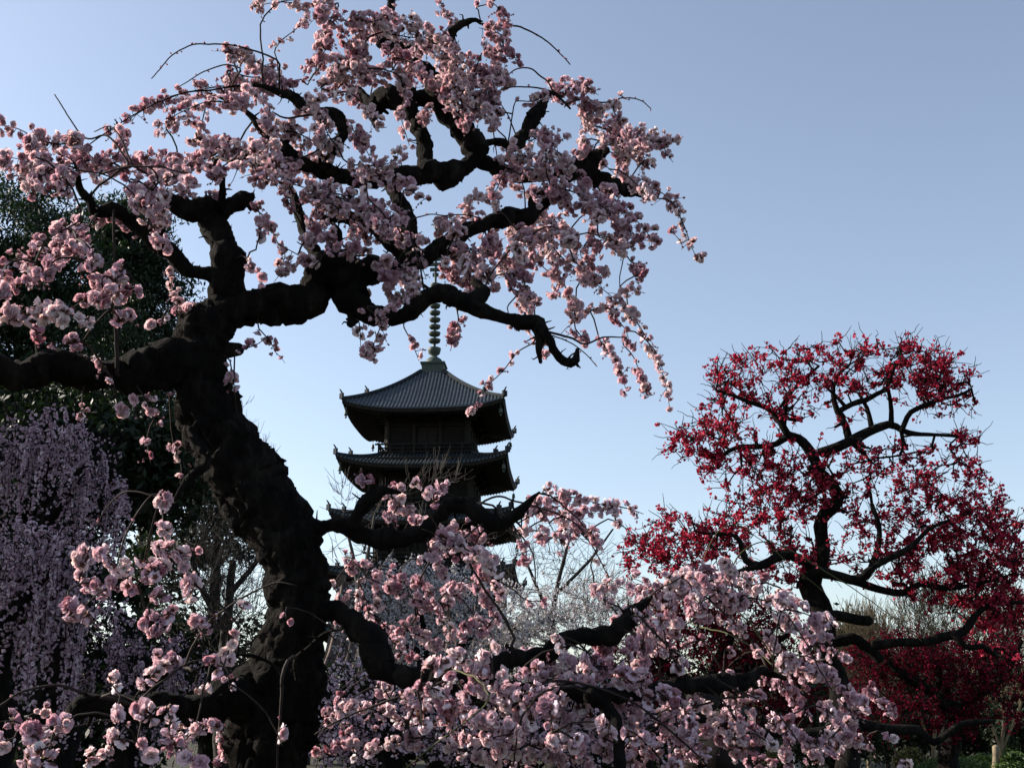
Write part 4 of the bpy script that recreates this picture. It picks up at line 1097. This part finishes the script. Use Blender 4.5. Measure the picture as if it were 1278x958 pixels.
SPRAYS = """
14 -12,155 20,160 50,175 75,180 95,176
16 -5,195 40,200 80,205 115,200 142,204
12 18,215 45,216 80,218 82,238 65,236
10 338,110 290,107 262,110 235,115 208,122 185,134 160,150 140,167
12 305,130 262,127 236,136 215,147 205,166
12 286,66 308,72 330,82 350,90
12 284,88 310,96 335,97 352,108
11 308,112 328,130 336,150 322,165
8 255,140 250,155 235,150
15 130,206 160,200 190,205 220,200 250,190 282,181
8 148,190 155,172 152,160
13 180,190 200,210 216,216 240,202 262,196
14 246,172 262,182 285,190 300,192
15 290,186 320,190 342,200 368,205
15 160,225 190,245 203,272
13 170,240 180,258 205,262
10 98,202 118,216 130,226
10 210,235 240,246 272,248
12 120,272 140,266 160,276 172,287
11 183,270 195,290 202,304
9 198,258 206,286
5 213,330 213,345 216,362 222,378
11 100,276 70,292 52,303 @2.4
15 95,300 60,320 30,321 0,327 @2.4
11 44,328 32,352 18,362 @2.4
12 85,320 110,332 122,350 130,364 162,358 @2.4
14 -8,390 20,395 50,390 76,390 100,396 126,402 @2.4
10 45,412 75,430 92,426 @2.4
9 90,384 108,374 140,371 168,358 @2.4
6 112,447 124,457 138,469 @2.4
8 146,386 150,402 162,392 @2.4
10 8,332 4,350 0,370 @2.35
5 190,408 205,395 222,387 240,384
15 378,130 400,150 412,172
15 342,162 370,166 400,181 425,190
12 418,150 440,162 452,178 462,198 466,216
16 298,190 320,200 350,206 380,206 402,212
14 318,215 340,226 370,231 395,240 425,246
7 352,238 366,262
10 438,206 478,206 495,196 500,180
12 468,215 490,226 512,231
12 395,230 415,240 440,246
6 320,252 326,280 320,308
4 332,272 345,300 356,320 346,332
7 308,322 326,347
4 345,303 375,320 392,332
7 350,342 362,331 388,325
9 318,8 348,3 375,5 400,10 422,4
5 382,24 370,36 352,50 344,60
13 398,20 430,26 452,30 472,25 492,20
8 405,34 411,52 404,66 400,82
13 428,40 440,60 452,68
12 478,40 500,45 522,45 512,20
10 398,75 420,76 442,81
3 384,106 391,92 402,80
12 400,110 420,92 432,86 462,86
13 418,115 432,101 460,96 480,91 502,86 512,102
8 368,100 356,118
7 398,126 420,120 442,116
8 500,98 506,120 500,142 511,182
10 518,60 532,60 547,50
8 548,8 562,25 555,42
17 528,45 550,60 565,80 571,102 577,132
15 558,70 582,80 600,90 607,112
15 572,100 590,120 602,132
12 558,118 571,140 587,157
9 598,110 616,120 622,142
8 592,135 610,140 617,157
9 538,135 528,152
7 598,100 616,104 627,105
7 598,8 616,5 626,18 635,30
12 598,35 616,40 626,45 628,58
8 608,64 630,70 647,73
7 648,126 668,126 682,115
9 688,105 710,105 732,106
12 692,115 715,120 732,131 747,152
6 733,109 747,119
8 728,146 750,136 765,131 777,120
15 733,155 755,160 775,165 797,170 822,176
12 753,175 780,186 800,191 807,207
7 763,156 777,150 768,144
8 812,178 830,176 853,171
5 828,184 840,203
14 638,185 650,190 656,202 672,212
9 663,176 681,166 702,175
11 678,195 695,200 707,196
8 708,200 725,190 737,174
10 658,216 692,216
12 718,214 732,232
14 698,234 730,245 755,260 775,275 797,302
13 688,240 710,255 747,261
12 758,240 780,262 792,272 817,302
8 773,284 781,308
7 793,300 817,300
10 788,230 815,235 832,245 842,255 850,267
8 798,234 812,252
6 843,258 855,285 862,305 868,318 876,321
5 838,288 851,303
6 753,204 767,217
10 583,251 600,246 616,250 622,262
12 578,270 600,276 617,281
9 627,218 620,236 613,242
12 543,286 561,280 572,292
10 638,270 655,276 672,265
11 658,286 681,280 702,275
10 638,285 680,300 700,320 720,336 745,355 762,369 787,392
7 785,388 800,410 815,440 828,470 837,514
10 698,288 721,305 726,322 737,332
9 688,290 712,285
8 743,346 752,338
6 778,366 790,361
14 608,300 621,315 641,325 662,331
14 628,330 641,346 651,362 656,384
10 588,310 602,322
14 558,320 576,326 600,331 607,342
12 553,334 571,346 592,357
10 638,360 661,370 667,382
8 688,330 696,350 690,368
9 668,320 682,337 700,345
6 708,364 715,380 716,400 705,411 699,418
6 713,396 740,386 762,385
7 758,384 771,400 781,412 787,434
7 778,430 791,446 800,470 808,496
7 748,424 761,440 771,456 782,488
5 818,438 829,466
6 633,384 638,405
8 718,410 732,428
9 653,400 671,420 682,442
4 665,428 645,440 630,460 612,478 600,490 589,514
13 453,255 476,260 502,270
12 438,292 456,272 477,264
12 408,262 432,250 447,240
10 398,290 421,310 443,311
14 463,290 490,296 506,301 522,307
13 478,325 491,340 479,354
7 498,330 516,345 527,352
11 478,358 502,377
8 438,372 457,363
10 458,384 475,400 470,420 461,444
9 478,395 492,384
2 449,408 450,430
2.5 504,408 515,430 523,450
8 570,384 572,400 565,412 565,426 562,438
11 383,300 396,285 412,291
10 408,300 421,311 432,318
6 508,235 525,246 535,250
3.5 323,410 336,425 346,443
4 298,437 320,430 332,421
4 287,450 290,466 292,481 296,518
5 153,512 166,505 176,495 192,495
4 183,500 190,520 196,534
4 206,472 214,496
3 184,553 188,578
5 217,556 226,580 225,604
3 103,496 101,517
9 203,620 203,640 206,662 217,656 @2.45
10 203,685 220,690 242,691 @2.45
11 128,690 140,700 157,712 @2.45
8 97,698 110,690 99,722 @2.45
8 85,738 88,765 84,779 @2.45
12 113,725 130,736 142,730 @2.45
8 106,765 114,768 @2.45
11 163,736 180,721 197,710 @2.45
12 183,700 202,706 @2.45
9 188,752 202,745 @2.45
13 186,776 202,783 @2.45
8 211,764 220,768 @2.45
8 229,713 240,735 237,759 @2.45
8 243,778 255,790 262,784 @2.45
5 248,777 267,770 @2.45
9 197,820 217,827 @2.45
10 183,852 192,840 202,834 @2.45
8 263,828 277,838 @2.45
4 285,838 286,859 @2.45
6 246,858 254,864 @2.45
3 306,750 293,790 278,834 @2.45
10 -6,900 20,900 37,912 @2.2
12 2,926 18,920 @2.2
12 38,948 52,935 @2.2
9 63,935 69,953 @2.2
8 48,905 70,905 82,899 @2.2
6 143,888 157,907 @2.3
8 141,920 149,922 @2.3
12 178,884 187,898 @2.3
9 173,930 187,938 @2.3
9 208,884 214,903 @2.3
9 213,918 221,938 @2.3
11 233,944 247,953 @2.3
8 253,906 277,905 @2.3
8 113,946 132,940 @2.3
6 135,846 147,864 @2.4
7 345,912 352,930 @2.55
5 356,763 357,770 @2.5
7 450,582 448,598 459,600
7 482,606 502,605
10 478,615 490,621 499,628
7 501,636 514,632
8 488,640 493,658
6 518,604 527,600
8 541,612 552,607
6 529,616 536,616
6 542,626 548,626
8 511,650 520,652
11 538,650 546,665 540,678
12 558,666 576,660 591,666 602,677
13 558,680 576,690 600,702 603,720
10 592,690 612,700
10 663,632 690,621 712,620 740,626 768,636
6 678,612 695,605
11 688,630 701,641 716,656 733,673
8 708,640 743,640
6 678,640 692,664
7 648,668 657,690 654,704
6 738,655 746,676 739,698
5 768,631 786,635 803,641
5 768,650 793,667
8 438,710 450,700 462,717 @3.1
7 458,720 480,730 498,737 @3.1
8 498,737 513,730 527,719 @3.1
9 518,745 536,756 547,750 @3.1
6 412,723 427,752 @3.1
6 462,782 478,775 @3.1
8 520,768 510,785 498,782 @3.1
7 473,800 486,805 498,800 @3.1
9 518,790 542,802 @3.1
8 588,724 601,740 611,756 622,774 @3.1
6 548,747 560,736 577,725 @3.1
7 661,750 679,750 @3.1
6 543,806 562,800 @3.1
6 430,690 436,700 @3.1
7 470,755 450,745 432,740 @3.1
6 560,770 580,780 600,785 @3.1
6 500,815 520,822 @3.1
6 420,770 432,782 440,800 @3.2
9 528,836 546,830 562,825 @2.5
10 563,820 591,826 611,815 620,806 @2.5
9 503,866 516,870 527,859 @2.5
9 526,888 526,908 @2.5
11 543,854 551,871 556,899 @2.5
12 588,834 601,850 590,864 @2.5
14 618,844 641,860 661,871 650,884 @2.5
9 653,836 683,829 @2.5
14 678,850 701,845 721,850 743,857 @2.5
9 708,818 713,843 @2.5
8 698,798 703,806 @2.5
9 743,831 766,830 783,819 @2.6
14 778,845 801,850 812,873 @2.6
14 828,868 847,882 @2.6
12 588,902 601,895 621,905 648,911 @2.4
8 608,921 643,914 @2.4
11 659,878 665,898 @2.4
11 684,878 688,900 691,924 @2.4
13 698,900 731,906 751,920 757,938 @2.6
13 663,930 691,941 702,953 @2.6
12 718,945 737,953 @2.6
8 568,880 582,886 @2.5
8 400,905 420,890 440,880 @3.0
8 395,940 420,930 440,925 @3.0
8 440,945 470,930 500,925 @3.0
7 450,880 480,890 500,900 @3.0
8 560,930 590,940 615,950 @2.8
14 788,720 811,730 831,740 853,735
9 743,736 766,730 783,736
12 798,740 826,750 843,746
14 848,720 881,725 911,730 928,736
12 878,744 901,750 928,750
6 928,726 946,720 958,714
9 968,740 991,756 1003,750
9 958,750 983,744
10 798,770 816,775 831,780 843,786
8 766,774 776,778
10 903,770 928,786
8 870,768 885,775
11 978,768 1001,790 1011,810 1016,831 1021,848
9 1023,793 1036,805 1042,818
11 998,838 1001,860 994,869
9 1028,838 1046,855 1058,861
6 1051,818 1058,824
9 1058,886 1078,879
8 1083,858 1096,870 1102,877
8 1103,881 1118,892
11 1033,893 1051,900 1063,906
10 1038,919 1061,921 1088,931
10 1008,928 1016,948
8 953,848 966,854
8 933,863 948,868
6 905,843 917,848
9 853,898 871,905 883,913
10 828,913 851,935 873,948
9 903,893 917,898
8 873,878 887,884
5 921,903 931,908
5 955,893 966,899
12 788,903 801,921 817,938
12 778,938 803,953
11 918,938 937,932
11 938,948 963,957
9 898,918 917,932
6 1121,948 1129,954
5 1103,913 1117,921
6 843,798 863,802
5 957,813 965,818
5 943,810 950,815
5 908,810 915,815
5 876,798 886,803
9 1030,880 1040,890
8 815,810 835,815
9 760,870 790,880
10 820,895 840,890
"""

def Ydef(px, py):
    y = 2.80 + .55 * np.clip((px - 430) / 420, 0, 1) * (1 if py < 560 else .35)
    if py < 200: y += .12
    if px < 200: y -= .15
    if px > 950: y += .15
    return y

def build_main_plum():
    base = W(350, 965, 2.8); base[2] = 0
    root = thing('plum_tree', 'large old weeping plum with thick black crooked trunk and pale pink double blossoms, nearest tree', 'tree', base)
    tr = limb(TRUNK, 2.8)
    def rough_limb(name, rows, parent, sides, step, wob, mod=1.0):
        p = resample(rows, step, 4)
        n = len(p)
        k = np.arange(n)
        kk = np.arange(0, n + 8, max(2, int(.028 / step)))
        for ax in range(3):
            p[:, ax] += np.interp(k, kk, rng.normal(0, 1, len(kk))) * p[:, 3] * wob * (1.0 if mod > .5 else .3) * np.clip(k / 4, 0, 1)
            ph = rng.uniform(0, 6.28, 3)
            p[:, ax] += p[:, 3] * wob * (np.sin(k * step / .05 + ph[0]) * .5 + np.sin(k * step / .023 + ph[1]) * .35) * np.clip(k / 4, 0, 1)
        p[:, 3] *= 1 + mod * np.interp(k, kk, rng.normal(0, .075, len(kk)))
        p[:, 3] *= 1 + mod * (.08 * np.sin(k * step / .035 + rng.uniform(0, 6)) + .07 * np.sin(k * step / .016 + rng.uniform(0, 6)))
        mb = MB()
        tube(mb, p[:, :3], p[:, 3], sides, rough=.36, fr=64 if rows[0, 3] > .04 else 85)
        # knots and cut spurs
        for _ in range(int(n * step / .10) + 1):
            i = int(rng.integers(max(1, n // 5), n))
            i = min(i, n - 1)
            r = p[i, 3]
            if r < .008: continue
            if r > .07: r *= rng.uniform(.3, .45) if mod > .5 else .01
            d = unit(rng.normal(0, 1, 3)); t = unit(p[i, :3] - p[i - 1, :3]); d = unit(d - t * (d @ t) * .7)
            L = r * rng.uniform(.9, 1.25) + rng.uniform(.002, .010)
            a = p[i, :3] + d * (p[i, 3] - r * .7)
            tube(mb, np.array([a, a + d * L * .5, a + d * L]), np.array([r * .55, r * .4, r * .26]) * rng.uniform(.5, 1), 8, rough=.25, fr=110)
        if mod > .5:
            for _ in range(int(n * step / .022)):
                i = int(rng.integers(1, n)); r = p[i, 3]
                t = unit(p[i, :3] - p[i - 1, :3]); d = rng.normal(0, 1, 3); d = unit(d - t * (d @ t) * .6)
                a = p[i, :3] + d * r * .8; L = rng.uniform(.006, .03)
                tube(mb, np.array([a, a + d * L * .55 + rng.normal(0, .0015, 3), a + d * L + rng.normal(0, .003, 3)]), np.array([.0026, .0018, .001]) * rng.uniform(.6, 1.3), 5)
        return p, mb.build(name, M['bark'], parent, base)
    ptr, _ = rough_limb('trunk', to_ground(tr, 1.5), root, 64, .010, .04, .18)
    limbs = []
    for (y0, y1, t) in LIMBS:
        rows = limb(t, y0, y1)
        rows[:, 3] *= .88
        if rows[0, 3] > .012:
            q = np.linspace(0, 1, len(rows)); rows[:, 3] *= 1 - .45 * np.clip((q - .72) / .28, 0, 1)
        big = rows[0, 3] > .025
        p, ob = rough_limb('branch', rows, root, 30 if big else 18, .008 if big else .006, .16)
        limbs.append((p, ob))
    n = len(limbs)
    LP = np.vstack([p[::2, :3] for p, _ in limbs]); LI = np.concatenate([np.full(len(p[::2]), i) for i, (p, _) in enumerate(limbs)])
    LR = np.concatenate([p[::2, 3] for p, _ in limbs])
    pool = {'P': np.zeros((len(LP) + 20000, 3)), 'I': np.zeros(len(LP) + 20000, int), 'n': len(LP)}
    pool['P'][:len(LP)] = LP; pool['I'][:len(LP)] = LI
    tw = [MB() for _ in range(n)]; fl = [MB() for _ in range(n)]
    def attach(P):
        """nearest limb to either end of a shoot, judged by its whole run"""
        best = None
        n_ = pool['n']
        for e, rev in ((P[0], False), (P[-1], True)):
            d = np.linalg.norm(pool['P'][:n_] - e, axis=1) + rng.uniform(0, .03, n_)
            j = int(np.argmin(d))
            c = d[j] * (1.0 if not rev else 1.25)
            if best is None or c < best[0]:
                best = (c, j, rev)
        return best[1], best[2]
    def extend(Q, i):
        q = Q[::3]; m = len(q); n_ = pool['n']
        pool['P'][n_:n_ + m] = q; pool['I'][n_:n_ + m] = i; pool['n'] = n_ + m
    def shoot(P, j, r0, r1, mb, tint=0.0, m=0):
        s = np.linspace(0, 1, len(P))
        tube(mb, P, r0 + (r1 - r0) * s, 5, m, cap=True)
    def connect(P, j):
        a, b = pool['P'][j], P[0]
        L = np.linalg.norm(b - a)
        if L < .012:
            return np.vstack([a[None], P])
        t = unit(P[1] - P[0])
        c1 = a + (b - a) * .4 + np.array([0, 0, .22 * L]); c2 = b - t * L * .22
        s = np.linspace(0, 1, max(4, int(L / .02)))[:-1, None]
        q = (1-s)**3 * a + 3*(1-s)**2*s * c1 + 3*(1-s)*s*s * c2 + s**3 * b
        q += rng.normal(0, .0015, q.shape)
        return np.vstack([q, P])
    F = [[] for _ in range(n)]
    def bloom(i, c, nrm, r, kind, tint):
        F[i].append((c, nrm, r, kind, tint))
    for Y, r, t, buds in SHOOTS:
        a = parse(t)
        P = W(a[:, 0], a[:, 1], Y + np.linspace(-.04, .04, len(a)))
        P = resample(P, .012)
        P += np.cumsum(rng.normal(0, .0005, P.shape), 0)
        j, rev = attach(P)
        if rev: P = P[::-1]
        P = connect(P, j)
        i = int(pool['I'][j])
        rr = r * pxm(Y)
        green = t.startswith(('860', '905', '600,885'))
        shoot(P, j, rr, rr * .5, tw[i], m=1 if green else 0)
        for _ in range(buds):
            k = int(rng.integers(len(P) // 3, len(P)))
            d = unit(rng.normal(0, 1, 3))
            bloom(i, P[k] + d * .004, d, rng.uniform(.005, .009), 'bud', rng.uniform(0, .5))
    # short sprays filling the crown between the traced ones: centre, half size, number, half width, distance
    fill = [(450, 95, 70, 65, 16, 9, 3.1), (570, 90, 55, 65, 14, 9, 3.25), (320, 205, 65, 30, 9, 9, 2.75), (480, 320, 70, 45, 14, 10, 2.85), (620, 310, 70, 45, 14, 10, 2.95), (710, 285, 75, 45, 14, 9, 3.15),
            (215, 205, 70, 35, 9, 9, 2.65), (55, 195, 55, 35, 7, 9, 2.5), (660, 215, 80, 35, 12, 9, 3.2), (780, 180, 60, 30, 9, 8, 3.4), (740, 340, 60, 45, 8, 8, 3.05), (440, 245, 60, 30, 9, 9, 2.85),
            (740, 835, 120, 45, 22, 10, 2.75), (820, 765, 75, 45, 16, 9, 2.8), (900, 750, 80, 45, 18, 9, 2.9), (700, 905, 120, 45, 20, 10, 2.55), (860, 905, 75, 45, 14, 9, 2.8), (1000, 820, 50, 65, 12, 9, 3.0),
            (1045, 900, 45, 50, 10, 9, 3.0), (600, 860, 75, 30, 10, 9, 2.5), (500, 750, 75, 50, 14, 6, 3.3), (590, 770, 60, 50, 10, 6, 3.3), (470, 890, 70, 55, 14, 6, 3.2), (700, 650, 60, 35, 8, 8, 2.9), (570, 680, 40, 40, 7, 9, 2.65),
            (240, 920, 70, 40, 9, 7, 2.9), (60, 915, 60, 30, 6, 8, 2.5), (960, 905, 60, 45, 9, 8, 2.9), (110, 330, 60, 40, 6, 9, 2.45), (590, 930, 90, 30, 10, 8, 2.7), (800, 925, 80, 35, 10, 9, 2.7)]
    extra = []
    for cx, cy, rx, ry, cnt, w, Y in fill:
        for _ in range(cnt):
            a = rng.uniform(0, 6.283); q = math.sqrt(rng.uniform(0, 1))
            x, y = cx + math.cos(a) * q * rx, cy + math.sin(a) * q * ry
            sg = 1 if x > 430 else -1
            L = rng.uniform(14, 48); dx = sg * rng.uniform(-.2, .9) * L; dy = rng.uniform(.15, 1.0) * L
            extra.append(f"{w * rng.uniform(.55, 1.15):.1f} {x - dx / 2:.0f},{y - dy * .35:.0f} {x:.0f},{y - dy * .05:.0f} {x + dx / 2:.0f},{y + dy * .65:.0f} @{Y + rng.normal(0, .08):.2f}")
    def reach(line):
        q = [x for x in line.split()[1:] if x[0] != '@']
        a = parse(' '.join(q)); p = W(a[0, 0], a[0, 1], Ydef(a[0, 0], a[0, 1])); p2 = W(a[-1, 0], a[-1, 1], Ydef(a[-1, 0], a[-1, 1]))
        return min(np.linalg.norm(LP - p, axis=1).min(), np.linalg.norm(LP - p2, axis=1).min())
    for line in sorted(SPRAYS.strip().split('\n') + extra, key=reach):
        pts = line.split()
        w = float(pts[0]); Yo = None
        if pts[-1][0] == '@':
            Yo = float(pts[-1][1:]); pts = pts[:-1]
        a = parse(' '.join(pts[1:]))
        Y = (Yo if Yo else Ydef(a[:, 0].mean(), a[:, 1].mean())) + rng.normal(0, .07)
        sc = float(pxm(Y, a[:, 1].mean()))
        P = W(a[:, 0], a[:, 1], Y + np.cumsum(rng.normal(0, .025, len(a))))
        P = resample(P, .010)
        j, rev = attach(P)
        if rev: P = P[::-1]
        Q = connect(P, j)
        i = int(pool['I'][j])
        L = np.linalg.norm(np.diff(P, axis=0), axis=1).sum()
        shoot(Q, j, .0019 + .00006 * w, .0009, tw[i])
        extend(Q, i)
        T = unit(np.gradient(P, axis=0))
        wm = w * sc
        R0 = .0134 if Y > 2.62 else .0150
        btint = rng.uniform(.25, .8)
        nf = max(1, int((L + 1.2 * wm) * 2 * max(wm, .010) / (R0 * R0 * 3.0) * (3.1 if w > 7 else 2.4) + rng.uniform(0, 1)))
        cl = rng.uniform(-.04, 1.03, max(1, int(nf / 5)))
        for _ in range(nf):
            tpos = (cl[int(rng.integers(0, len(cl)))] + rng.normal(0, .012 / max(L, .02))) if rng.uniform() < .75 else rng.uniform(-.05, 1.04)
            k = int(np.clip(tpos * len(P), 0, len(P) - 1))
            d = rng.normal(0, 1, 3); d = unit(d - T[k] * (d @ T[k]) * .6)
            rr = max(wm - R0 * .35, .010) * rng.uniform(.2, 1.12) ** .7
            c = P[k] + d * rr * np.array([1, 1.25, 1])
            nn = unit(d + rng.normal(0, .75, 3) + np.array([0, 0, -.12]))
            u = rng.uniform()
            if u < .80: kd, r = 'open', R0 * rng.uniform(.78, 1.12)
            elif u < .86: kd, r = 'open', R0 * rng.uniform(.55, .75)
            elif u < .92: kd, r = 'spent', R0 * rng.uniform(.6, .8)
            else: kd, r = 'bud', R0 * rng.uniform(.35, .6)
            if w < 5.5 and rng.uniform() < .35: r *= .7
            bloom(i, c, nn, r, kd, float(np.clip(btint + rng.normal(0, .2), 0, 1)))
            b = c - nn * r * .16
            foot = P[max(0, k - int(rng.integers(0, 3)))]
            if rr > .016 and rng.uniform() < .8:
                mid = (foot + b) / 2 + rng.normal(0, .0018, 3)
                tube(tw[i], np.array([foot, mid, b]), [.0011, .0008, .0009], 3, cap=False)
        # side twigs poking out, with buds
        for _ in range(int(L / .075 + rng.uniform(0, 1))):
            k = int(rng.integers(0, len(P)))
            d = rng.normal(0, 1, 3); d = unit(d - T[k] * (d @ T[k]) * .4 + np.array([0, 0, -.15]))
            l2 = wm * rng.uniform(.8, 1.5) + rng.uniform(.004, .02)
            s = np.linspace(0, 1, 5)[:, None]
            q = P[k] + d * l2 * s + np.array([0, 0, -.25]) * l2 * s * s
            tube(tw[i], q, np.linspace(.0012, .0006, 5), 3, cap=False)
            for s_ in (2, 3, 4):
                if rng.uniform() < .7:
                    dd = unit(d + rng.normal(0, .8, 3))
                    bloom(i, q[s_] + dd * .003, dd, rng.uniform(.004, .009), 'bud', rng.uniform(0, .5))
    for i in range(n):
        ob = limbs[i][1]
        if tw[i].n:
            tw[i].build('twigs', [M['twig'], M['greentwig']], ob, base)
        for kd, T_ in (('open', DOUBLE), ('bud', BUD), ('spent', SPENT)):
            f = [x for x in F[i] if x[3] == kd]
            if f:
                add_flowers(fl[i], np.array([x[0] for x in f]), np.array([x[1] for x in f]), np.array([x[2] for x in f]), T_, rng, np.array([x[4] for x in f]))
        if fl[i].n:
            fl[i].build('blossoms', [M['petal'], M['stamen'], M['calyx']], ob, base)
    print('main flowers', sum(len(x) for x in F))
build_main_plum()
# ------------------------------------------------------------------ small things near the ground
M['stake'] = surf('peeled_stake', [(.3, (.12, .09, .055)), (.7, (.24, .19, .12))], 14, .8, .4, 40)
M['whitepost'] = surf('grey_white_post', [(.3, (.42, .42, .41)), (.7, (.55, .55, .53))], 10, .7)
M['paper'] = surf('white_board', [(.3, (.70, .71, .72)), (.7, (.78, .78, .78))], 10, .6)
M['ink'] = surf('dark_print', [(.3, (.03, .03, .035)), (.7, (.05, .05, .055))], 10, .7)

def post(label, px, py, Y, rpx, matname, lean=0.0, name='stake', cat='stake', group=None, square=False):
    g = gpoint(px, Y); top = W(px, py, Y)
    root = thing(name, label, cat, g, group=group)
    r = rpx * pxm(Y)
    mb = MB()
    if square:
        mb.box((g[0], g[1], top[2] / 2), (r, r, top[2] / 2))
    else:
        k = np.linspace(0, 1, 12)[:, None]
        P = g + (np.array([top[0] + lean, top[1], top[2]]) - g) * k
        rr = r * (1 + .12 * np.sin(np.linspace(0, 19, 12)))
        tube(mb, P, rr, 10, rough=.08, fr=30)
    mb.build('shaft', M[matname], root, g, smooth=not square)
    mb = MB()
    if square:
        v = np.array([[-r, -r, 0], [r, -r, 0], [r, r, 0], [-r, r, 0], [0, 0, r * .8]]) * 1.06 + [g[0], g[1], top[2] + .002]
        mb.add(v, [[0, 3, 2, 1]], [[0, 1, 4], [1, 2, 4], [2, 3, 4], [3, 0, 4]])
    else:
        for zz in (.30, .72):
            P0 = g + (np.array([top[0] + lean, top[1], top[2]]) - g) * zz
            mb.lathe([(r * 1.02, -.03), (r * 1.25, -.02), (r * 1.25, .02), (r * 1.02, .03)], P0, 12)
    mb.build('cap' if square else 'rope_band', M[matname] if square else M['twig'], root, g)
    return root
post('short peeled wooden stake catching the sun beside the rightmost clipped bush', 1243, 932, 17, 4.2, 'stake')
post('thin peeled stake standing behind the wide clipped bush', 1168, 938, 23, 3.6, 'stake')
post('grey-white square post behind the hanging sprays left of the red plum trunk', 999, 944, 20, 3.6, 'whitepost', name='post', cat='post', square=True)

def bush(label, px, py, rx, ry, Y, matname, seed, group='clipped round bushes on the grass'):
    return leafy('clipped_bush', label, 'bush', px, Y, [(px, py, rx, ry, 300, rx * .9 * float(pxm(Y)))], .028, matname, seed, .03, 46, .045, nl=14, group=group, droop=0)
bush('rounded light green clipped bush at the lower right edge', 1268, 966, 26, 26, 17, 'hedge', 81)
bush('wide dark green clipped bush behind the thin stake', 1185, 968, 62, 24, 19, 'hedge', 82)
bush('small green clipped bush between the wide bush and the sunlit stake', 1225, 955, 20, 12, 21, 'hedge', 83)
bush('olive clipped bush beside the grey-white post', 975, 958, 28, 20, 21, 'olive', 84)
bush('small yellow green clipped bush left of the wide dark bush', 1135, 950, 16, 16, 22, 'olive', 85)

def sign():
    Y = 14.0
    g = gpoint(1078, Y)
    root = thing('sign', 'small white information board low beside the red plum trunk', 'sign', g, R(-8))
    zc = float(W(1078, 946, Y)[2])
    h = 8.5 * float(pxm(Y)); w = 4.6 * float(pxm(Y))
    mb = MB(); mb.box((0, 0, zc), (w, .012, h))
    b = mb.build('board', M['paper'], root, smooth=False)
    mb = MB()
    mb.box((w * .15, -.0145, zc + h * .25), (w * .5, .0012, h * .18))
    for k in range(4):
        mb.box((-w * .05, -.0145, zc - h * (.15 + .18 * k)), (w * .7, .0012, h * .03))
    mb.build('print', M['ink'], b, smooth=False)
    mb = MB()
    mb.box((0, .035, zc / 2), (.02, .02, zc / 2 + .05))
    mb.build('post', M['darkbark'], root, smooth=False)
sign()

def railing():
    Y = 24.0
    g = gpoint(962, Y)
    root = thing('railing', 'thin grey railing behind the olive clipped bush', 'railing', g)
    z = float(W(962, 948, Y)[2])
    mb = MB()
    for h in (z, z * .5):
        mb.box((0, 0, h), (.9, .025, .025))
    r_ = mb.build('rail', M['whitepost'], root, smooth=False)
    for x in (-.85, 0, .85):
        mb = MB(); mb.box((x, 0, z / 2 - .03), (.03, .03, z / 2 - .002)); mb.build('post', M['whitepost'], root, smooth=False)
railing()
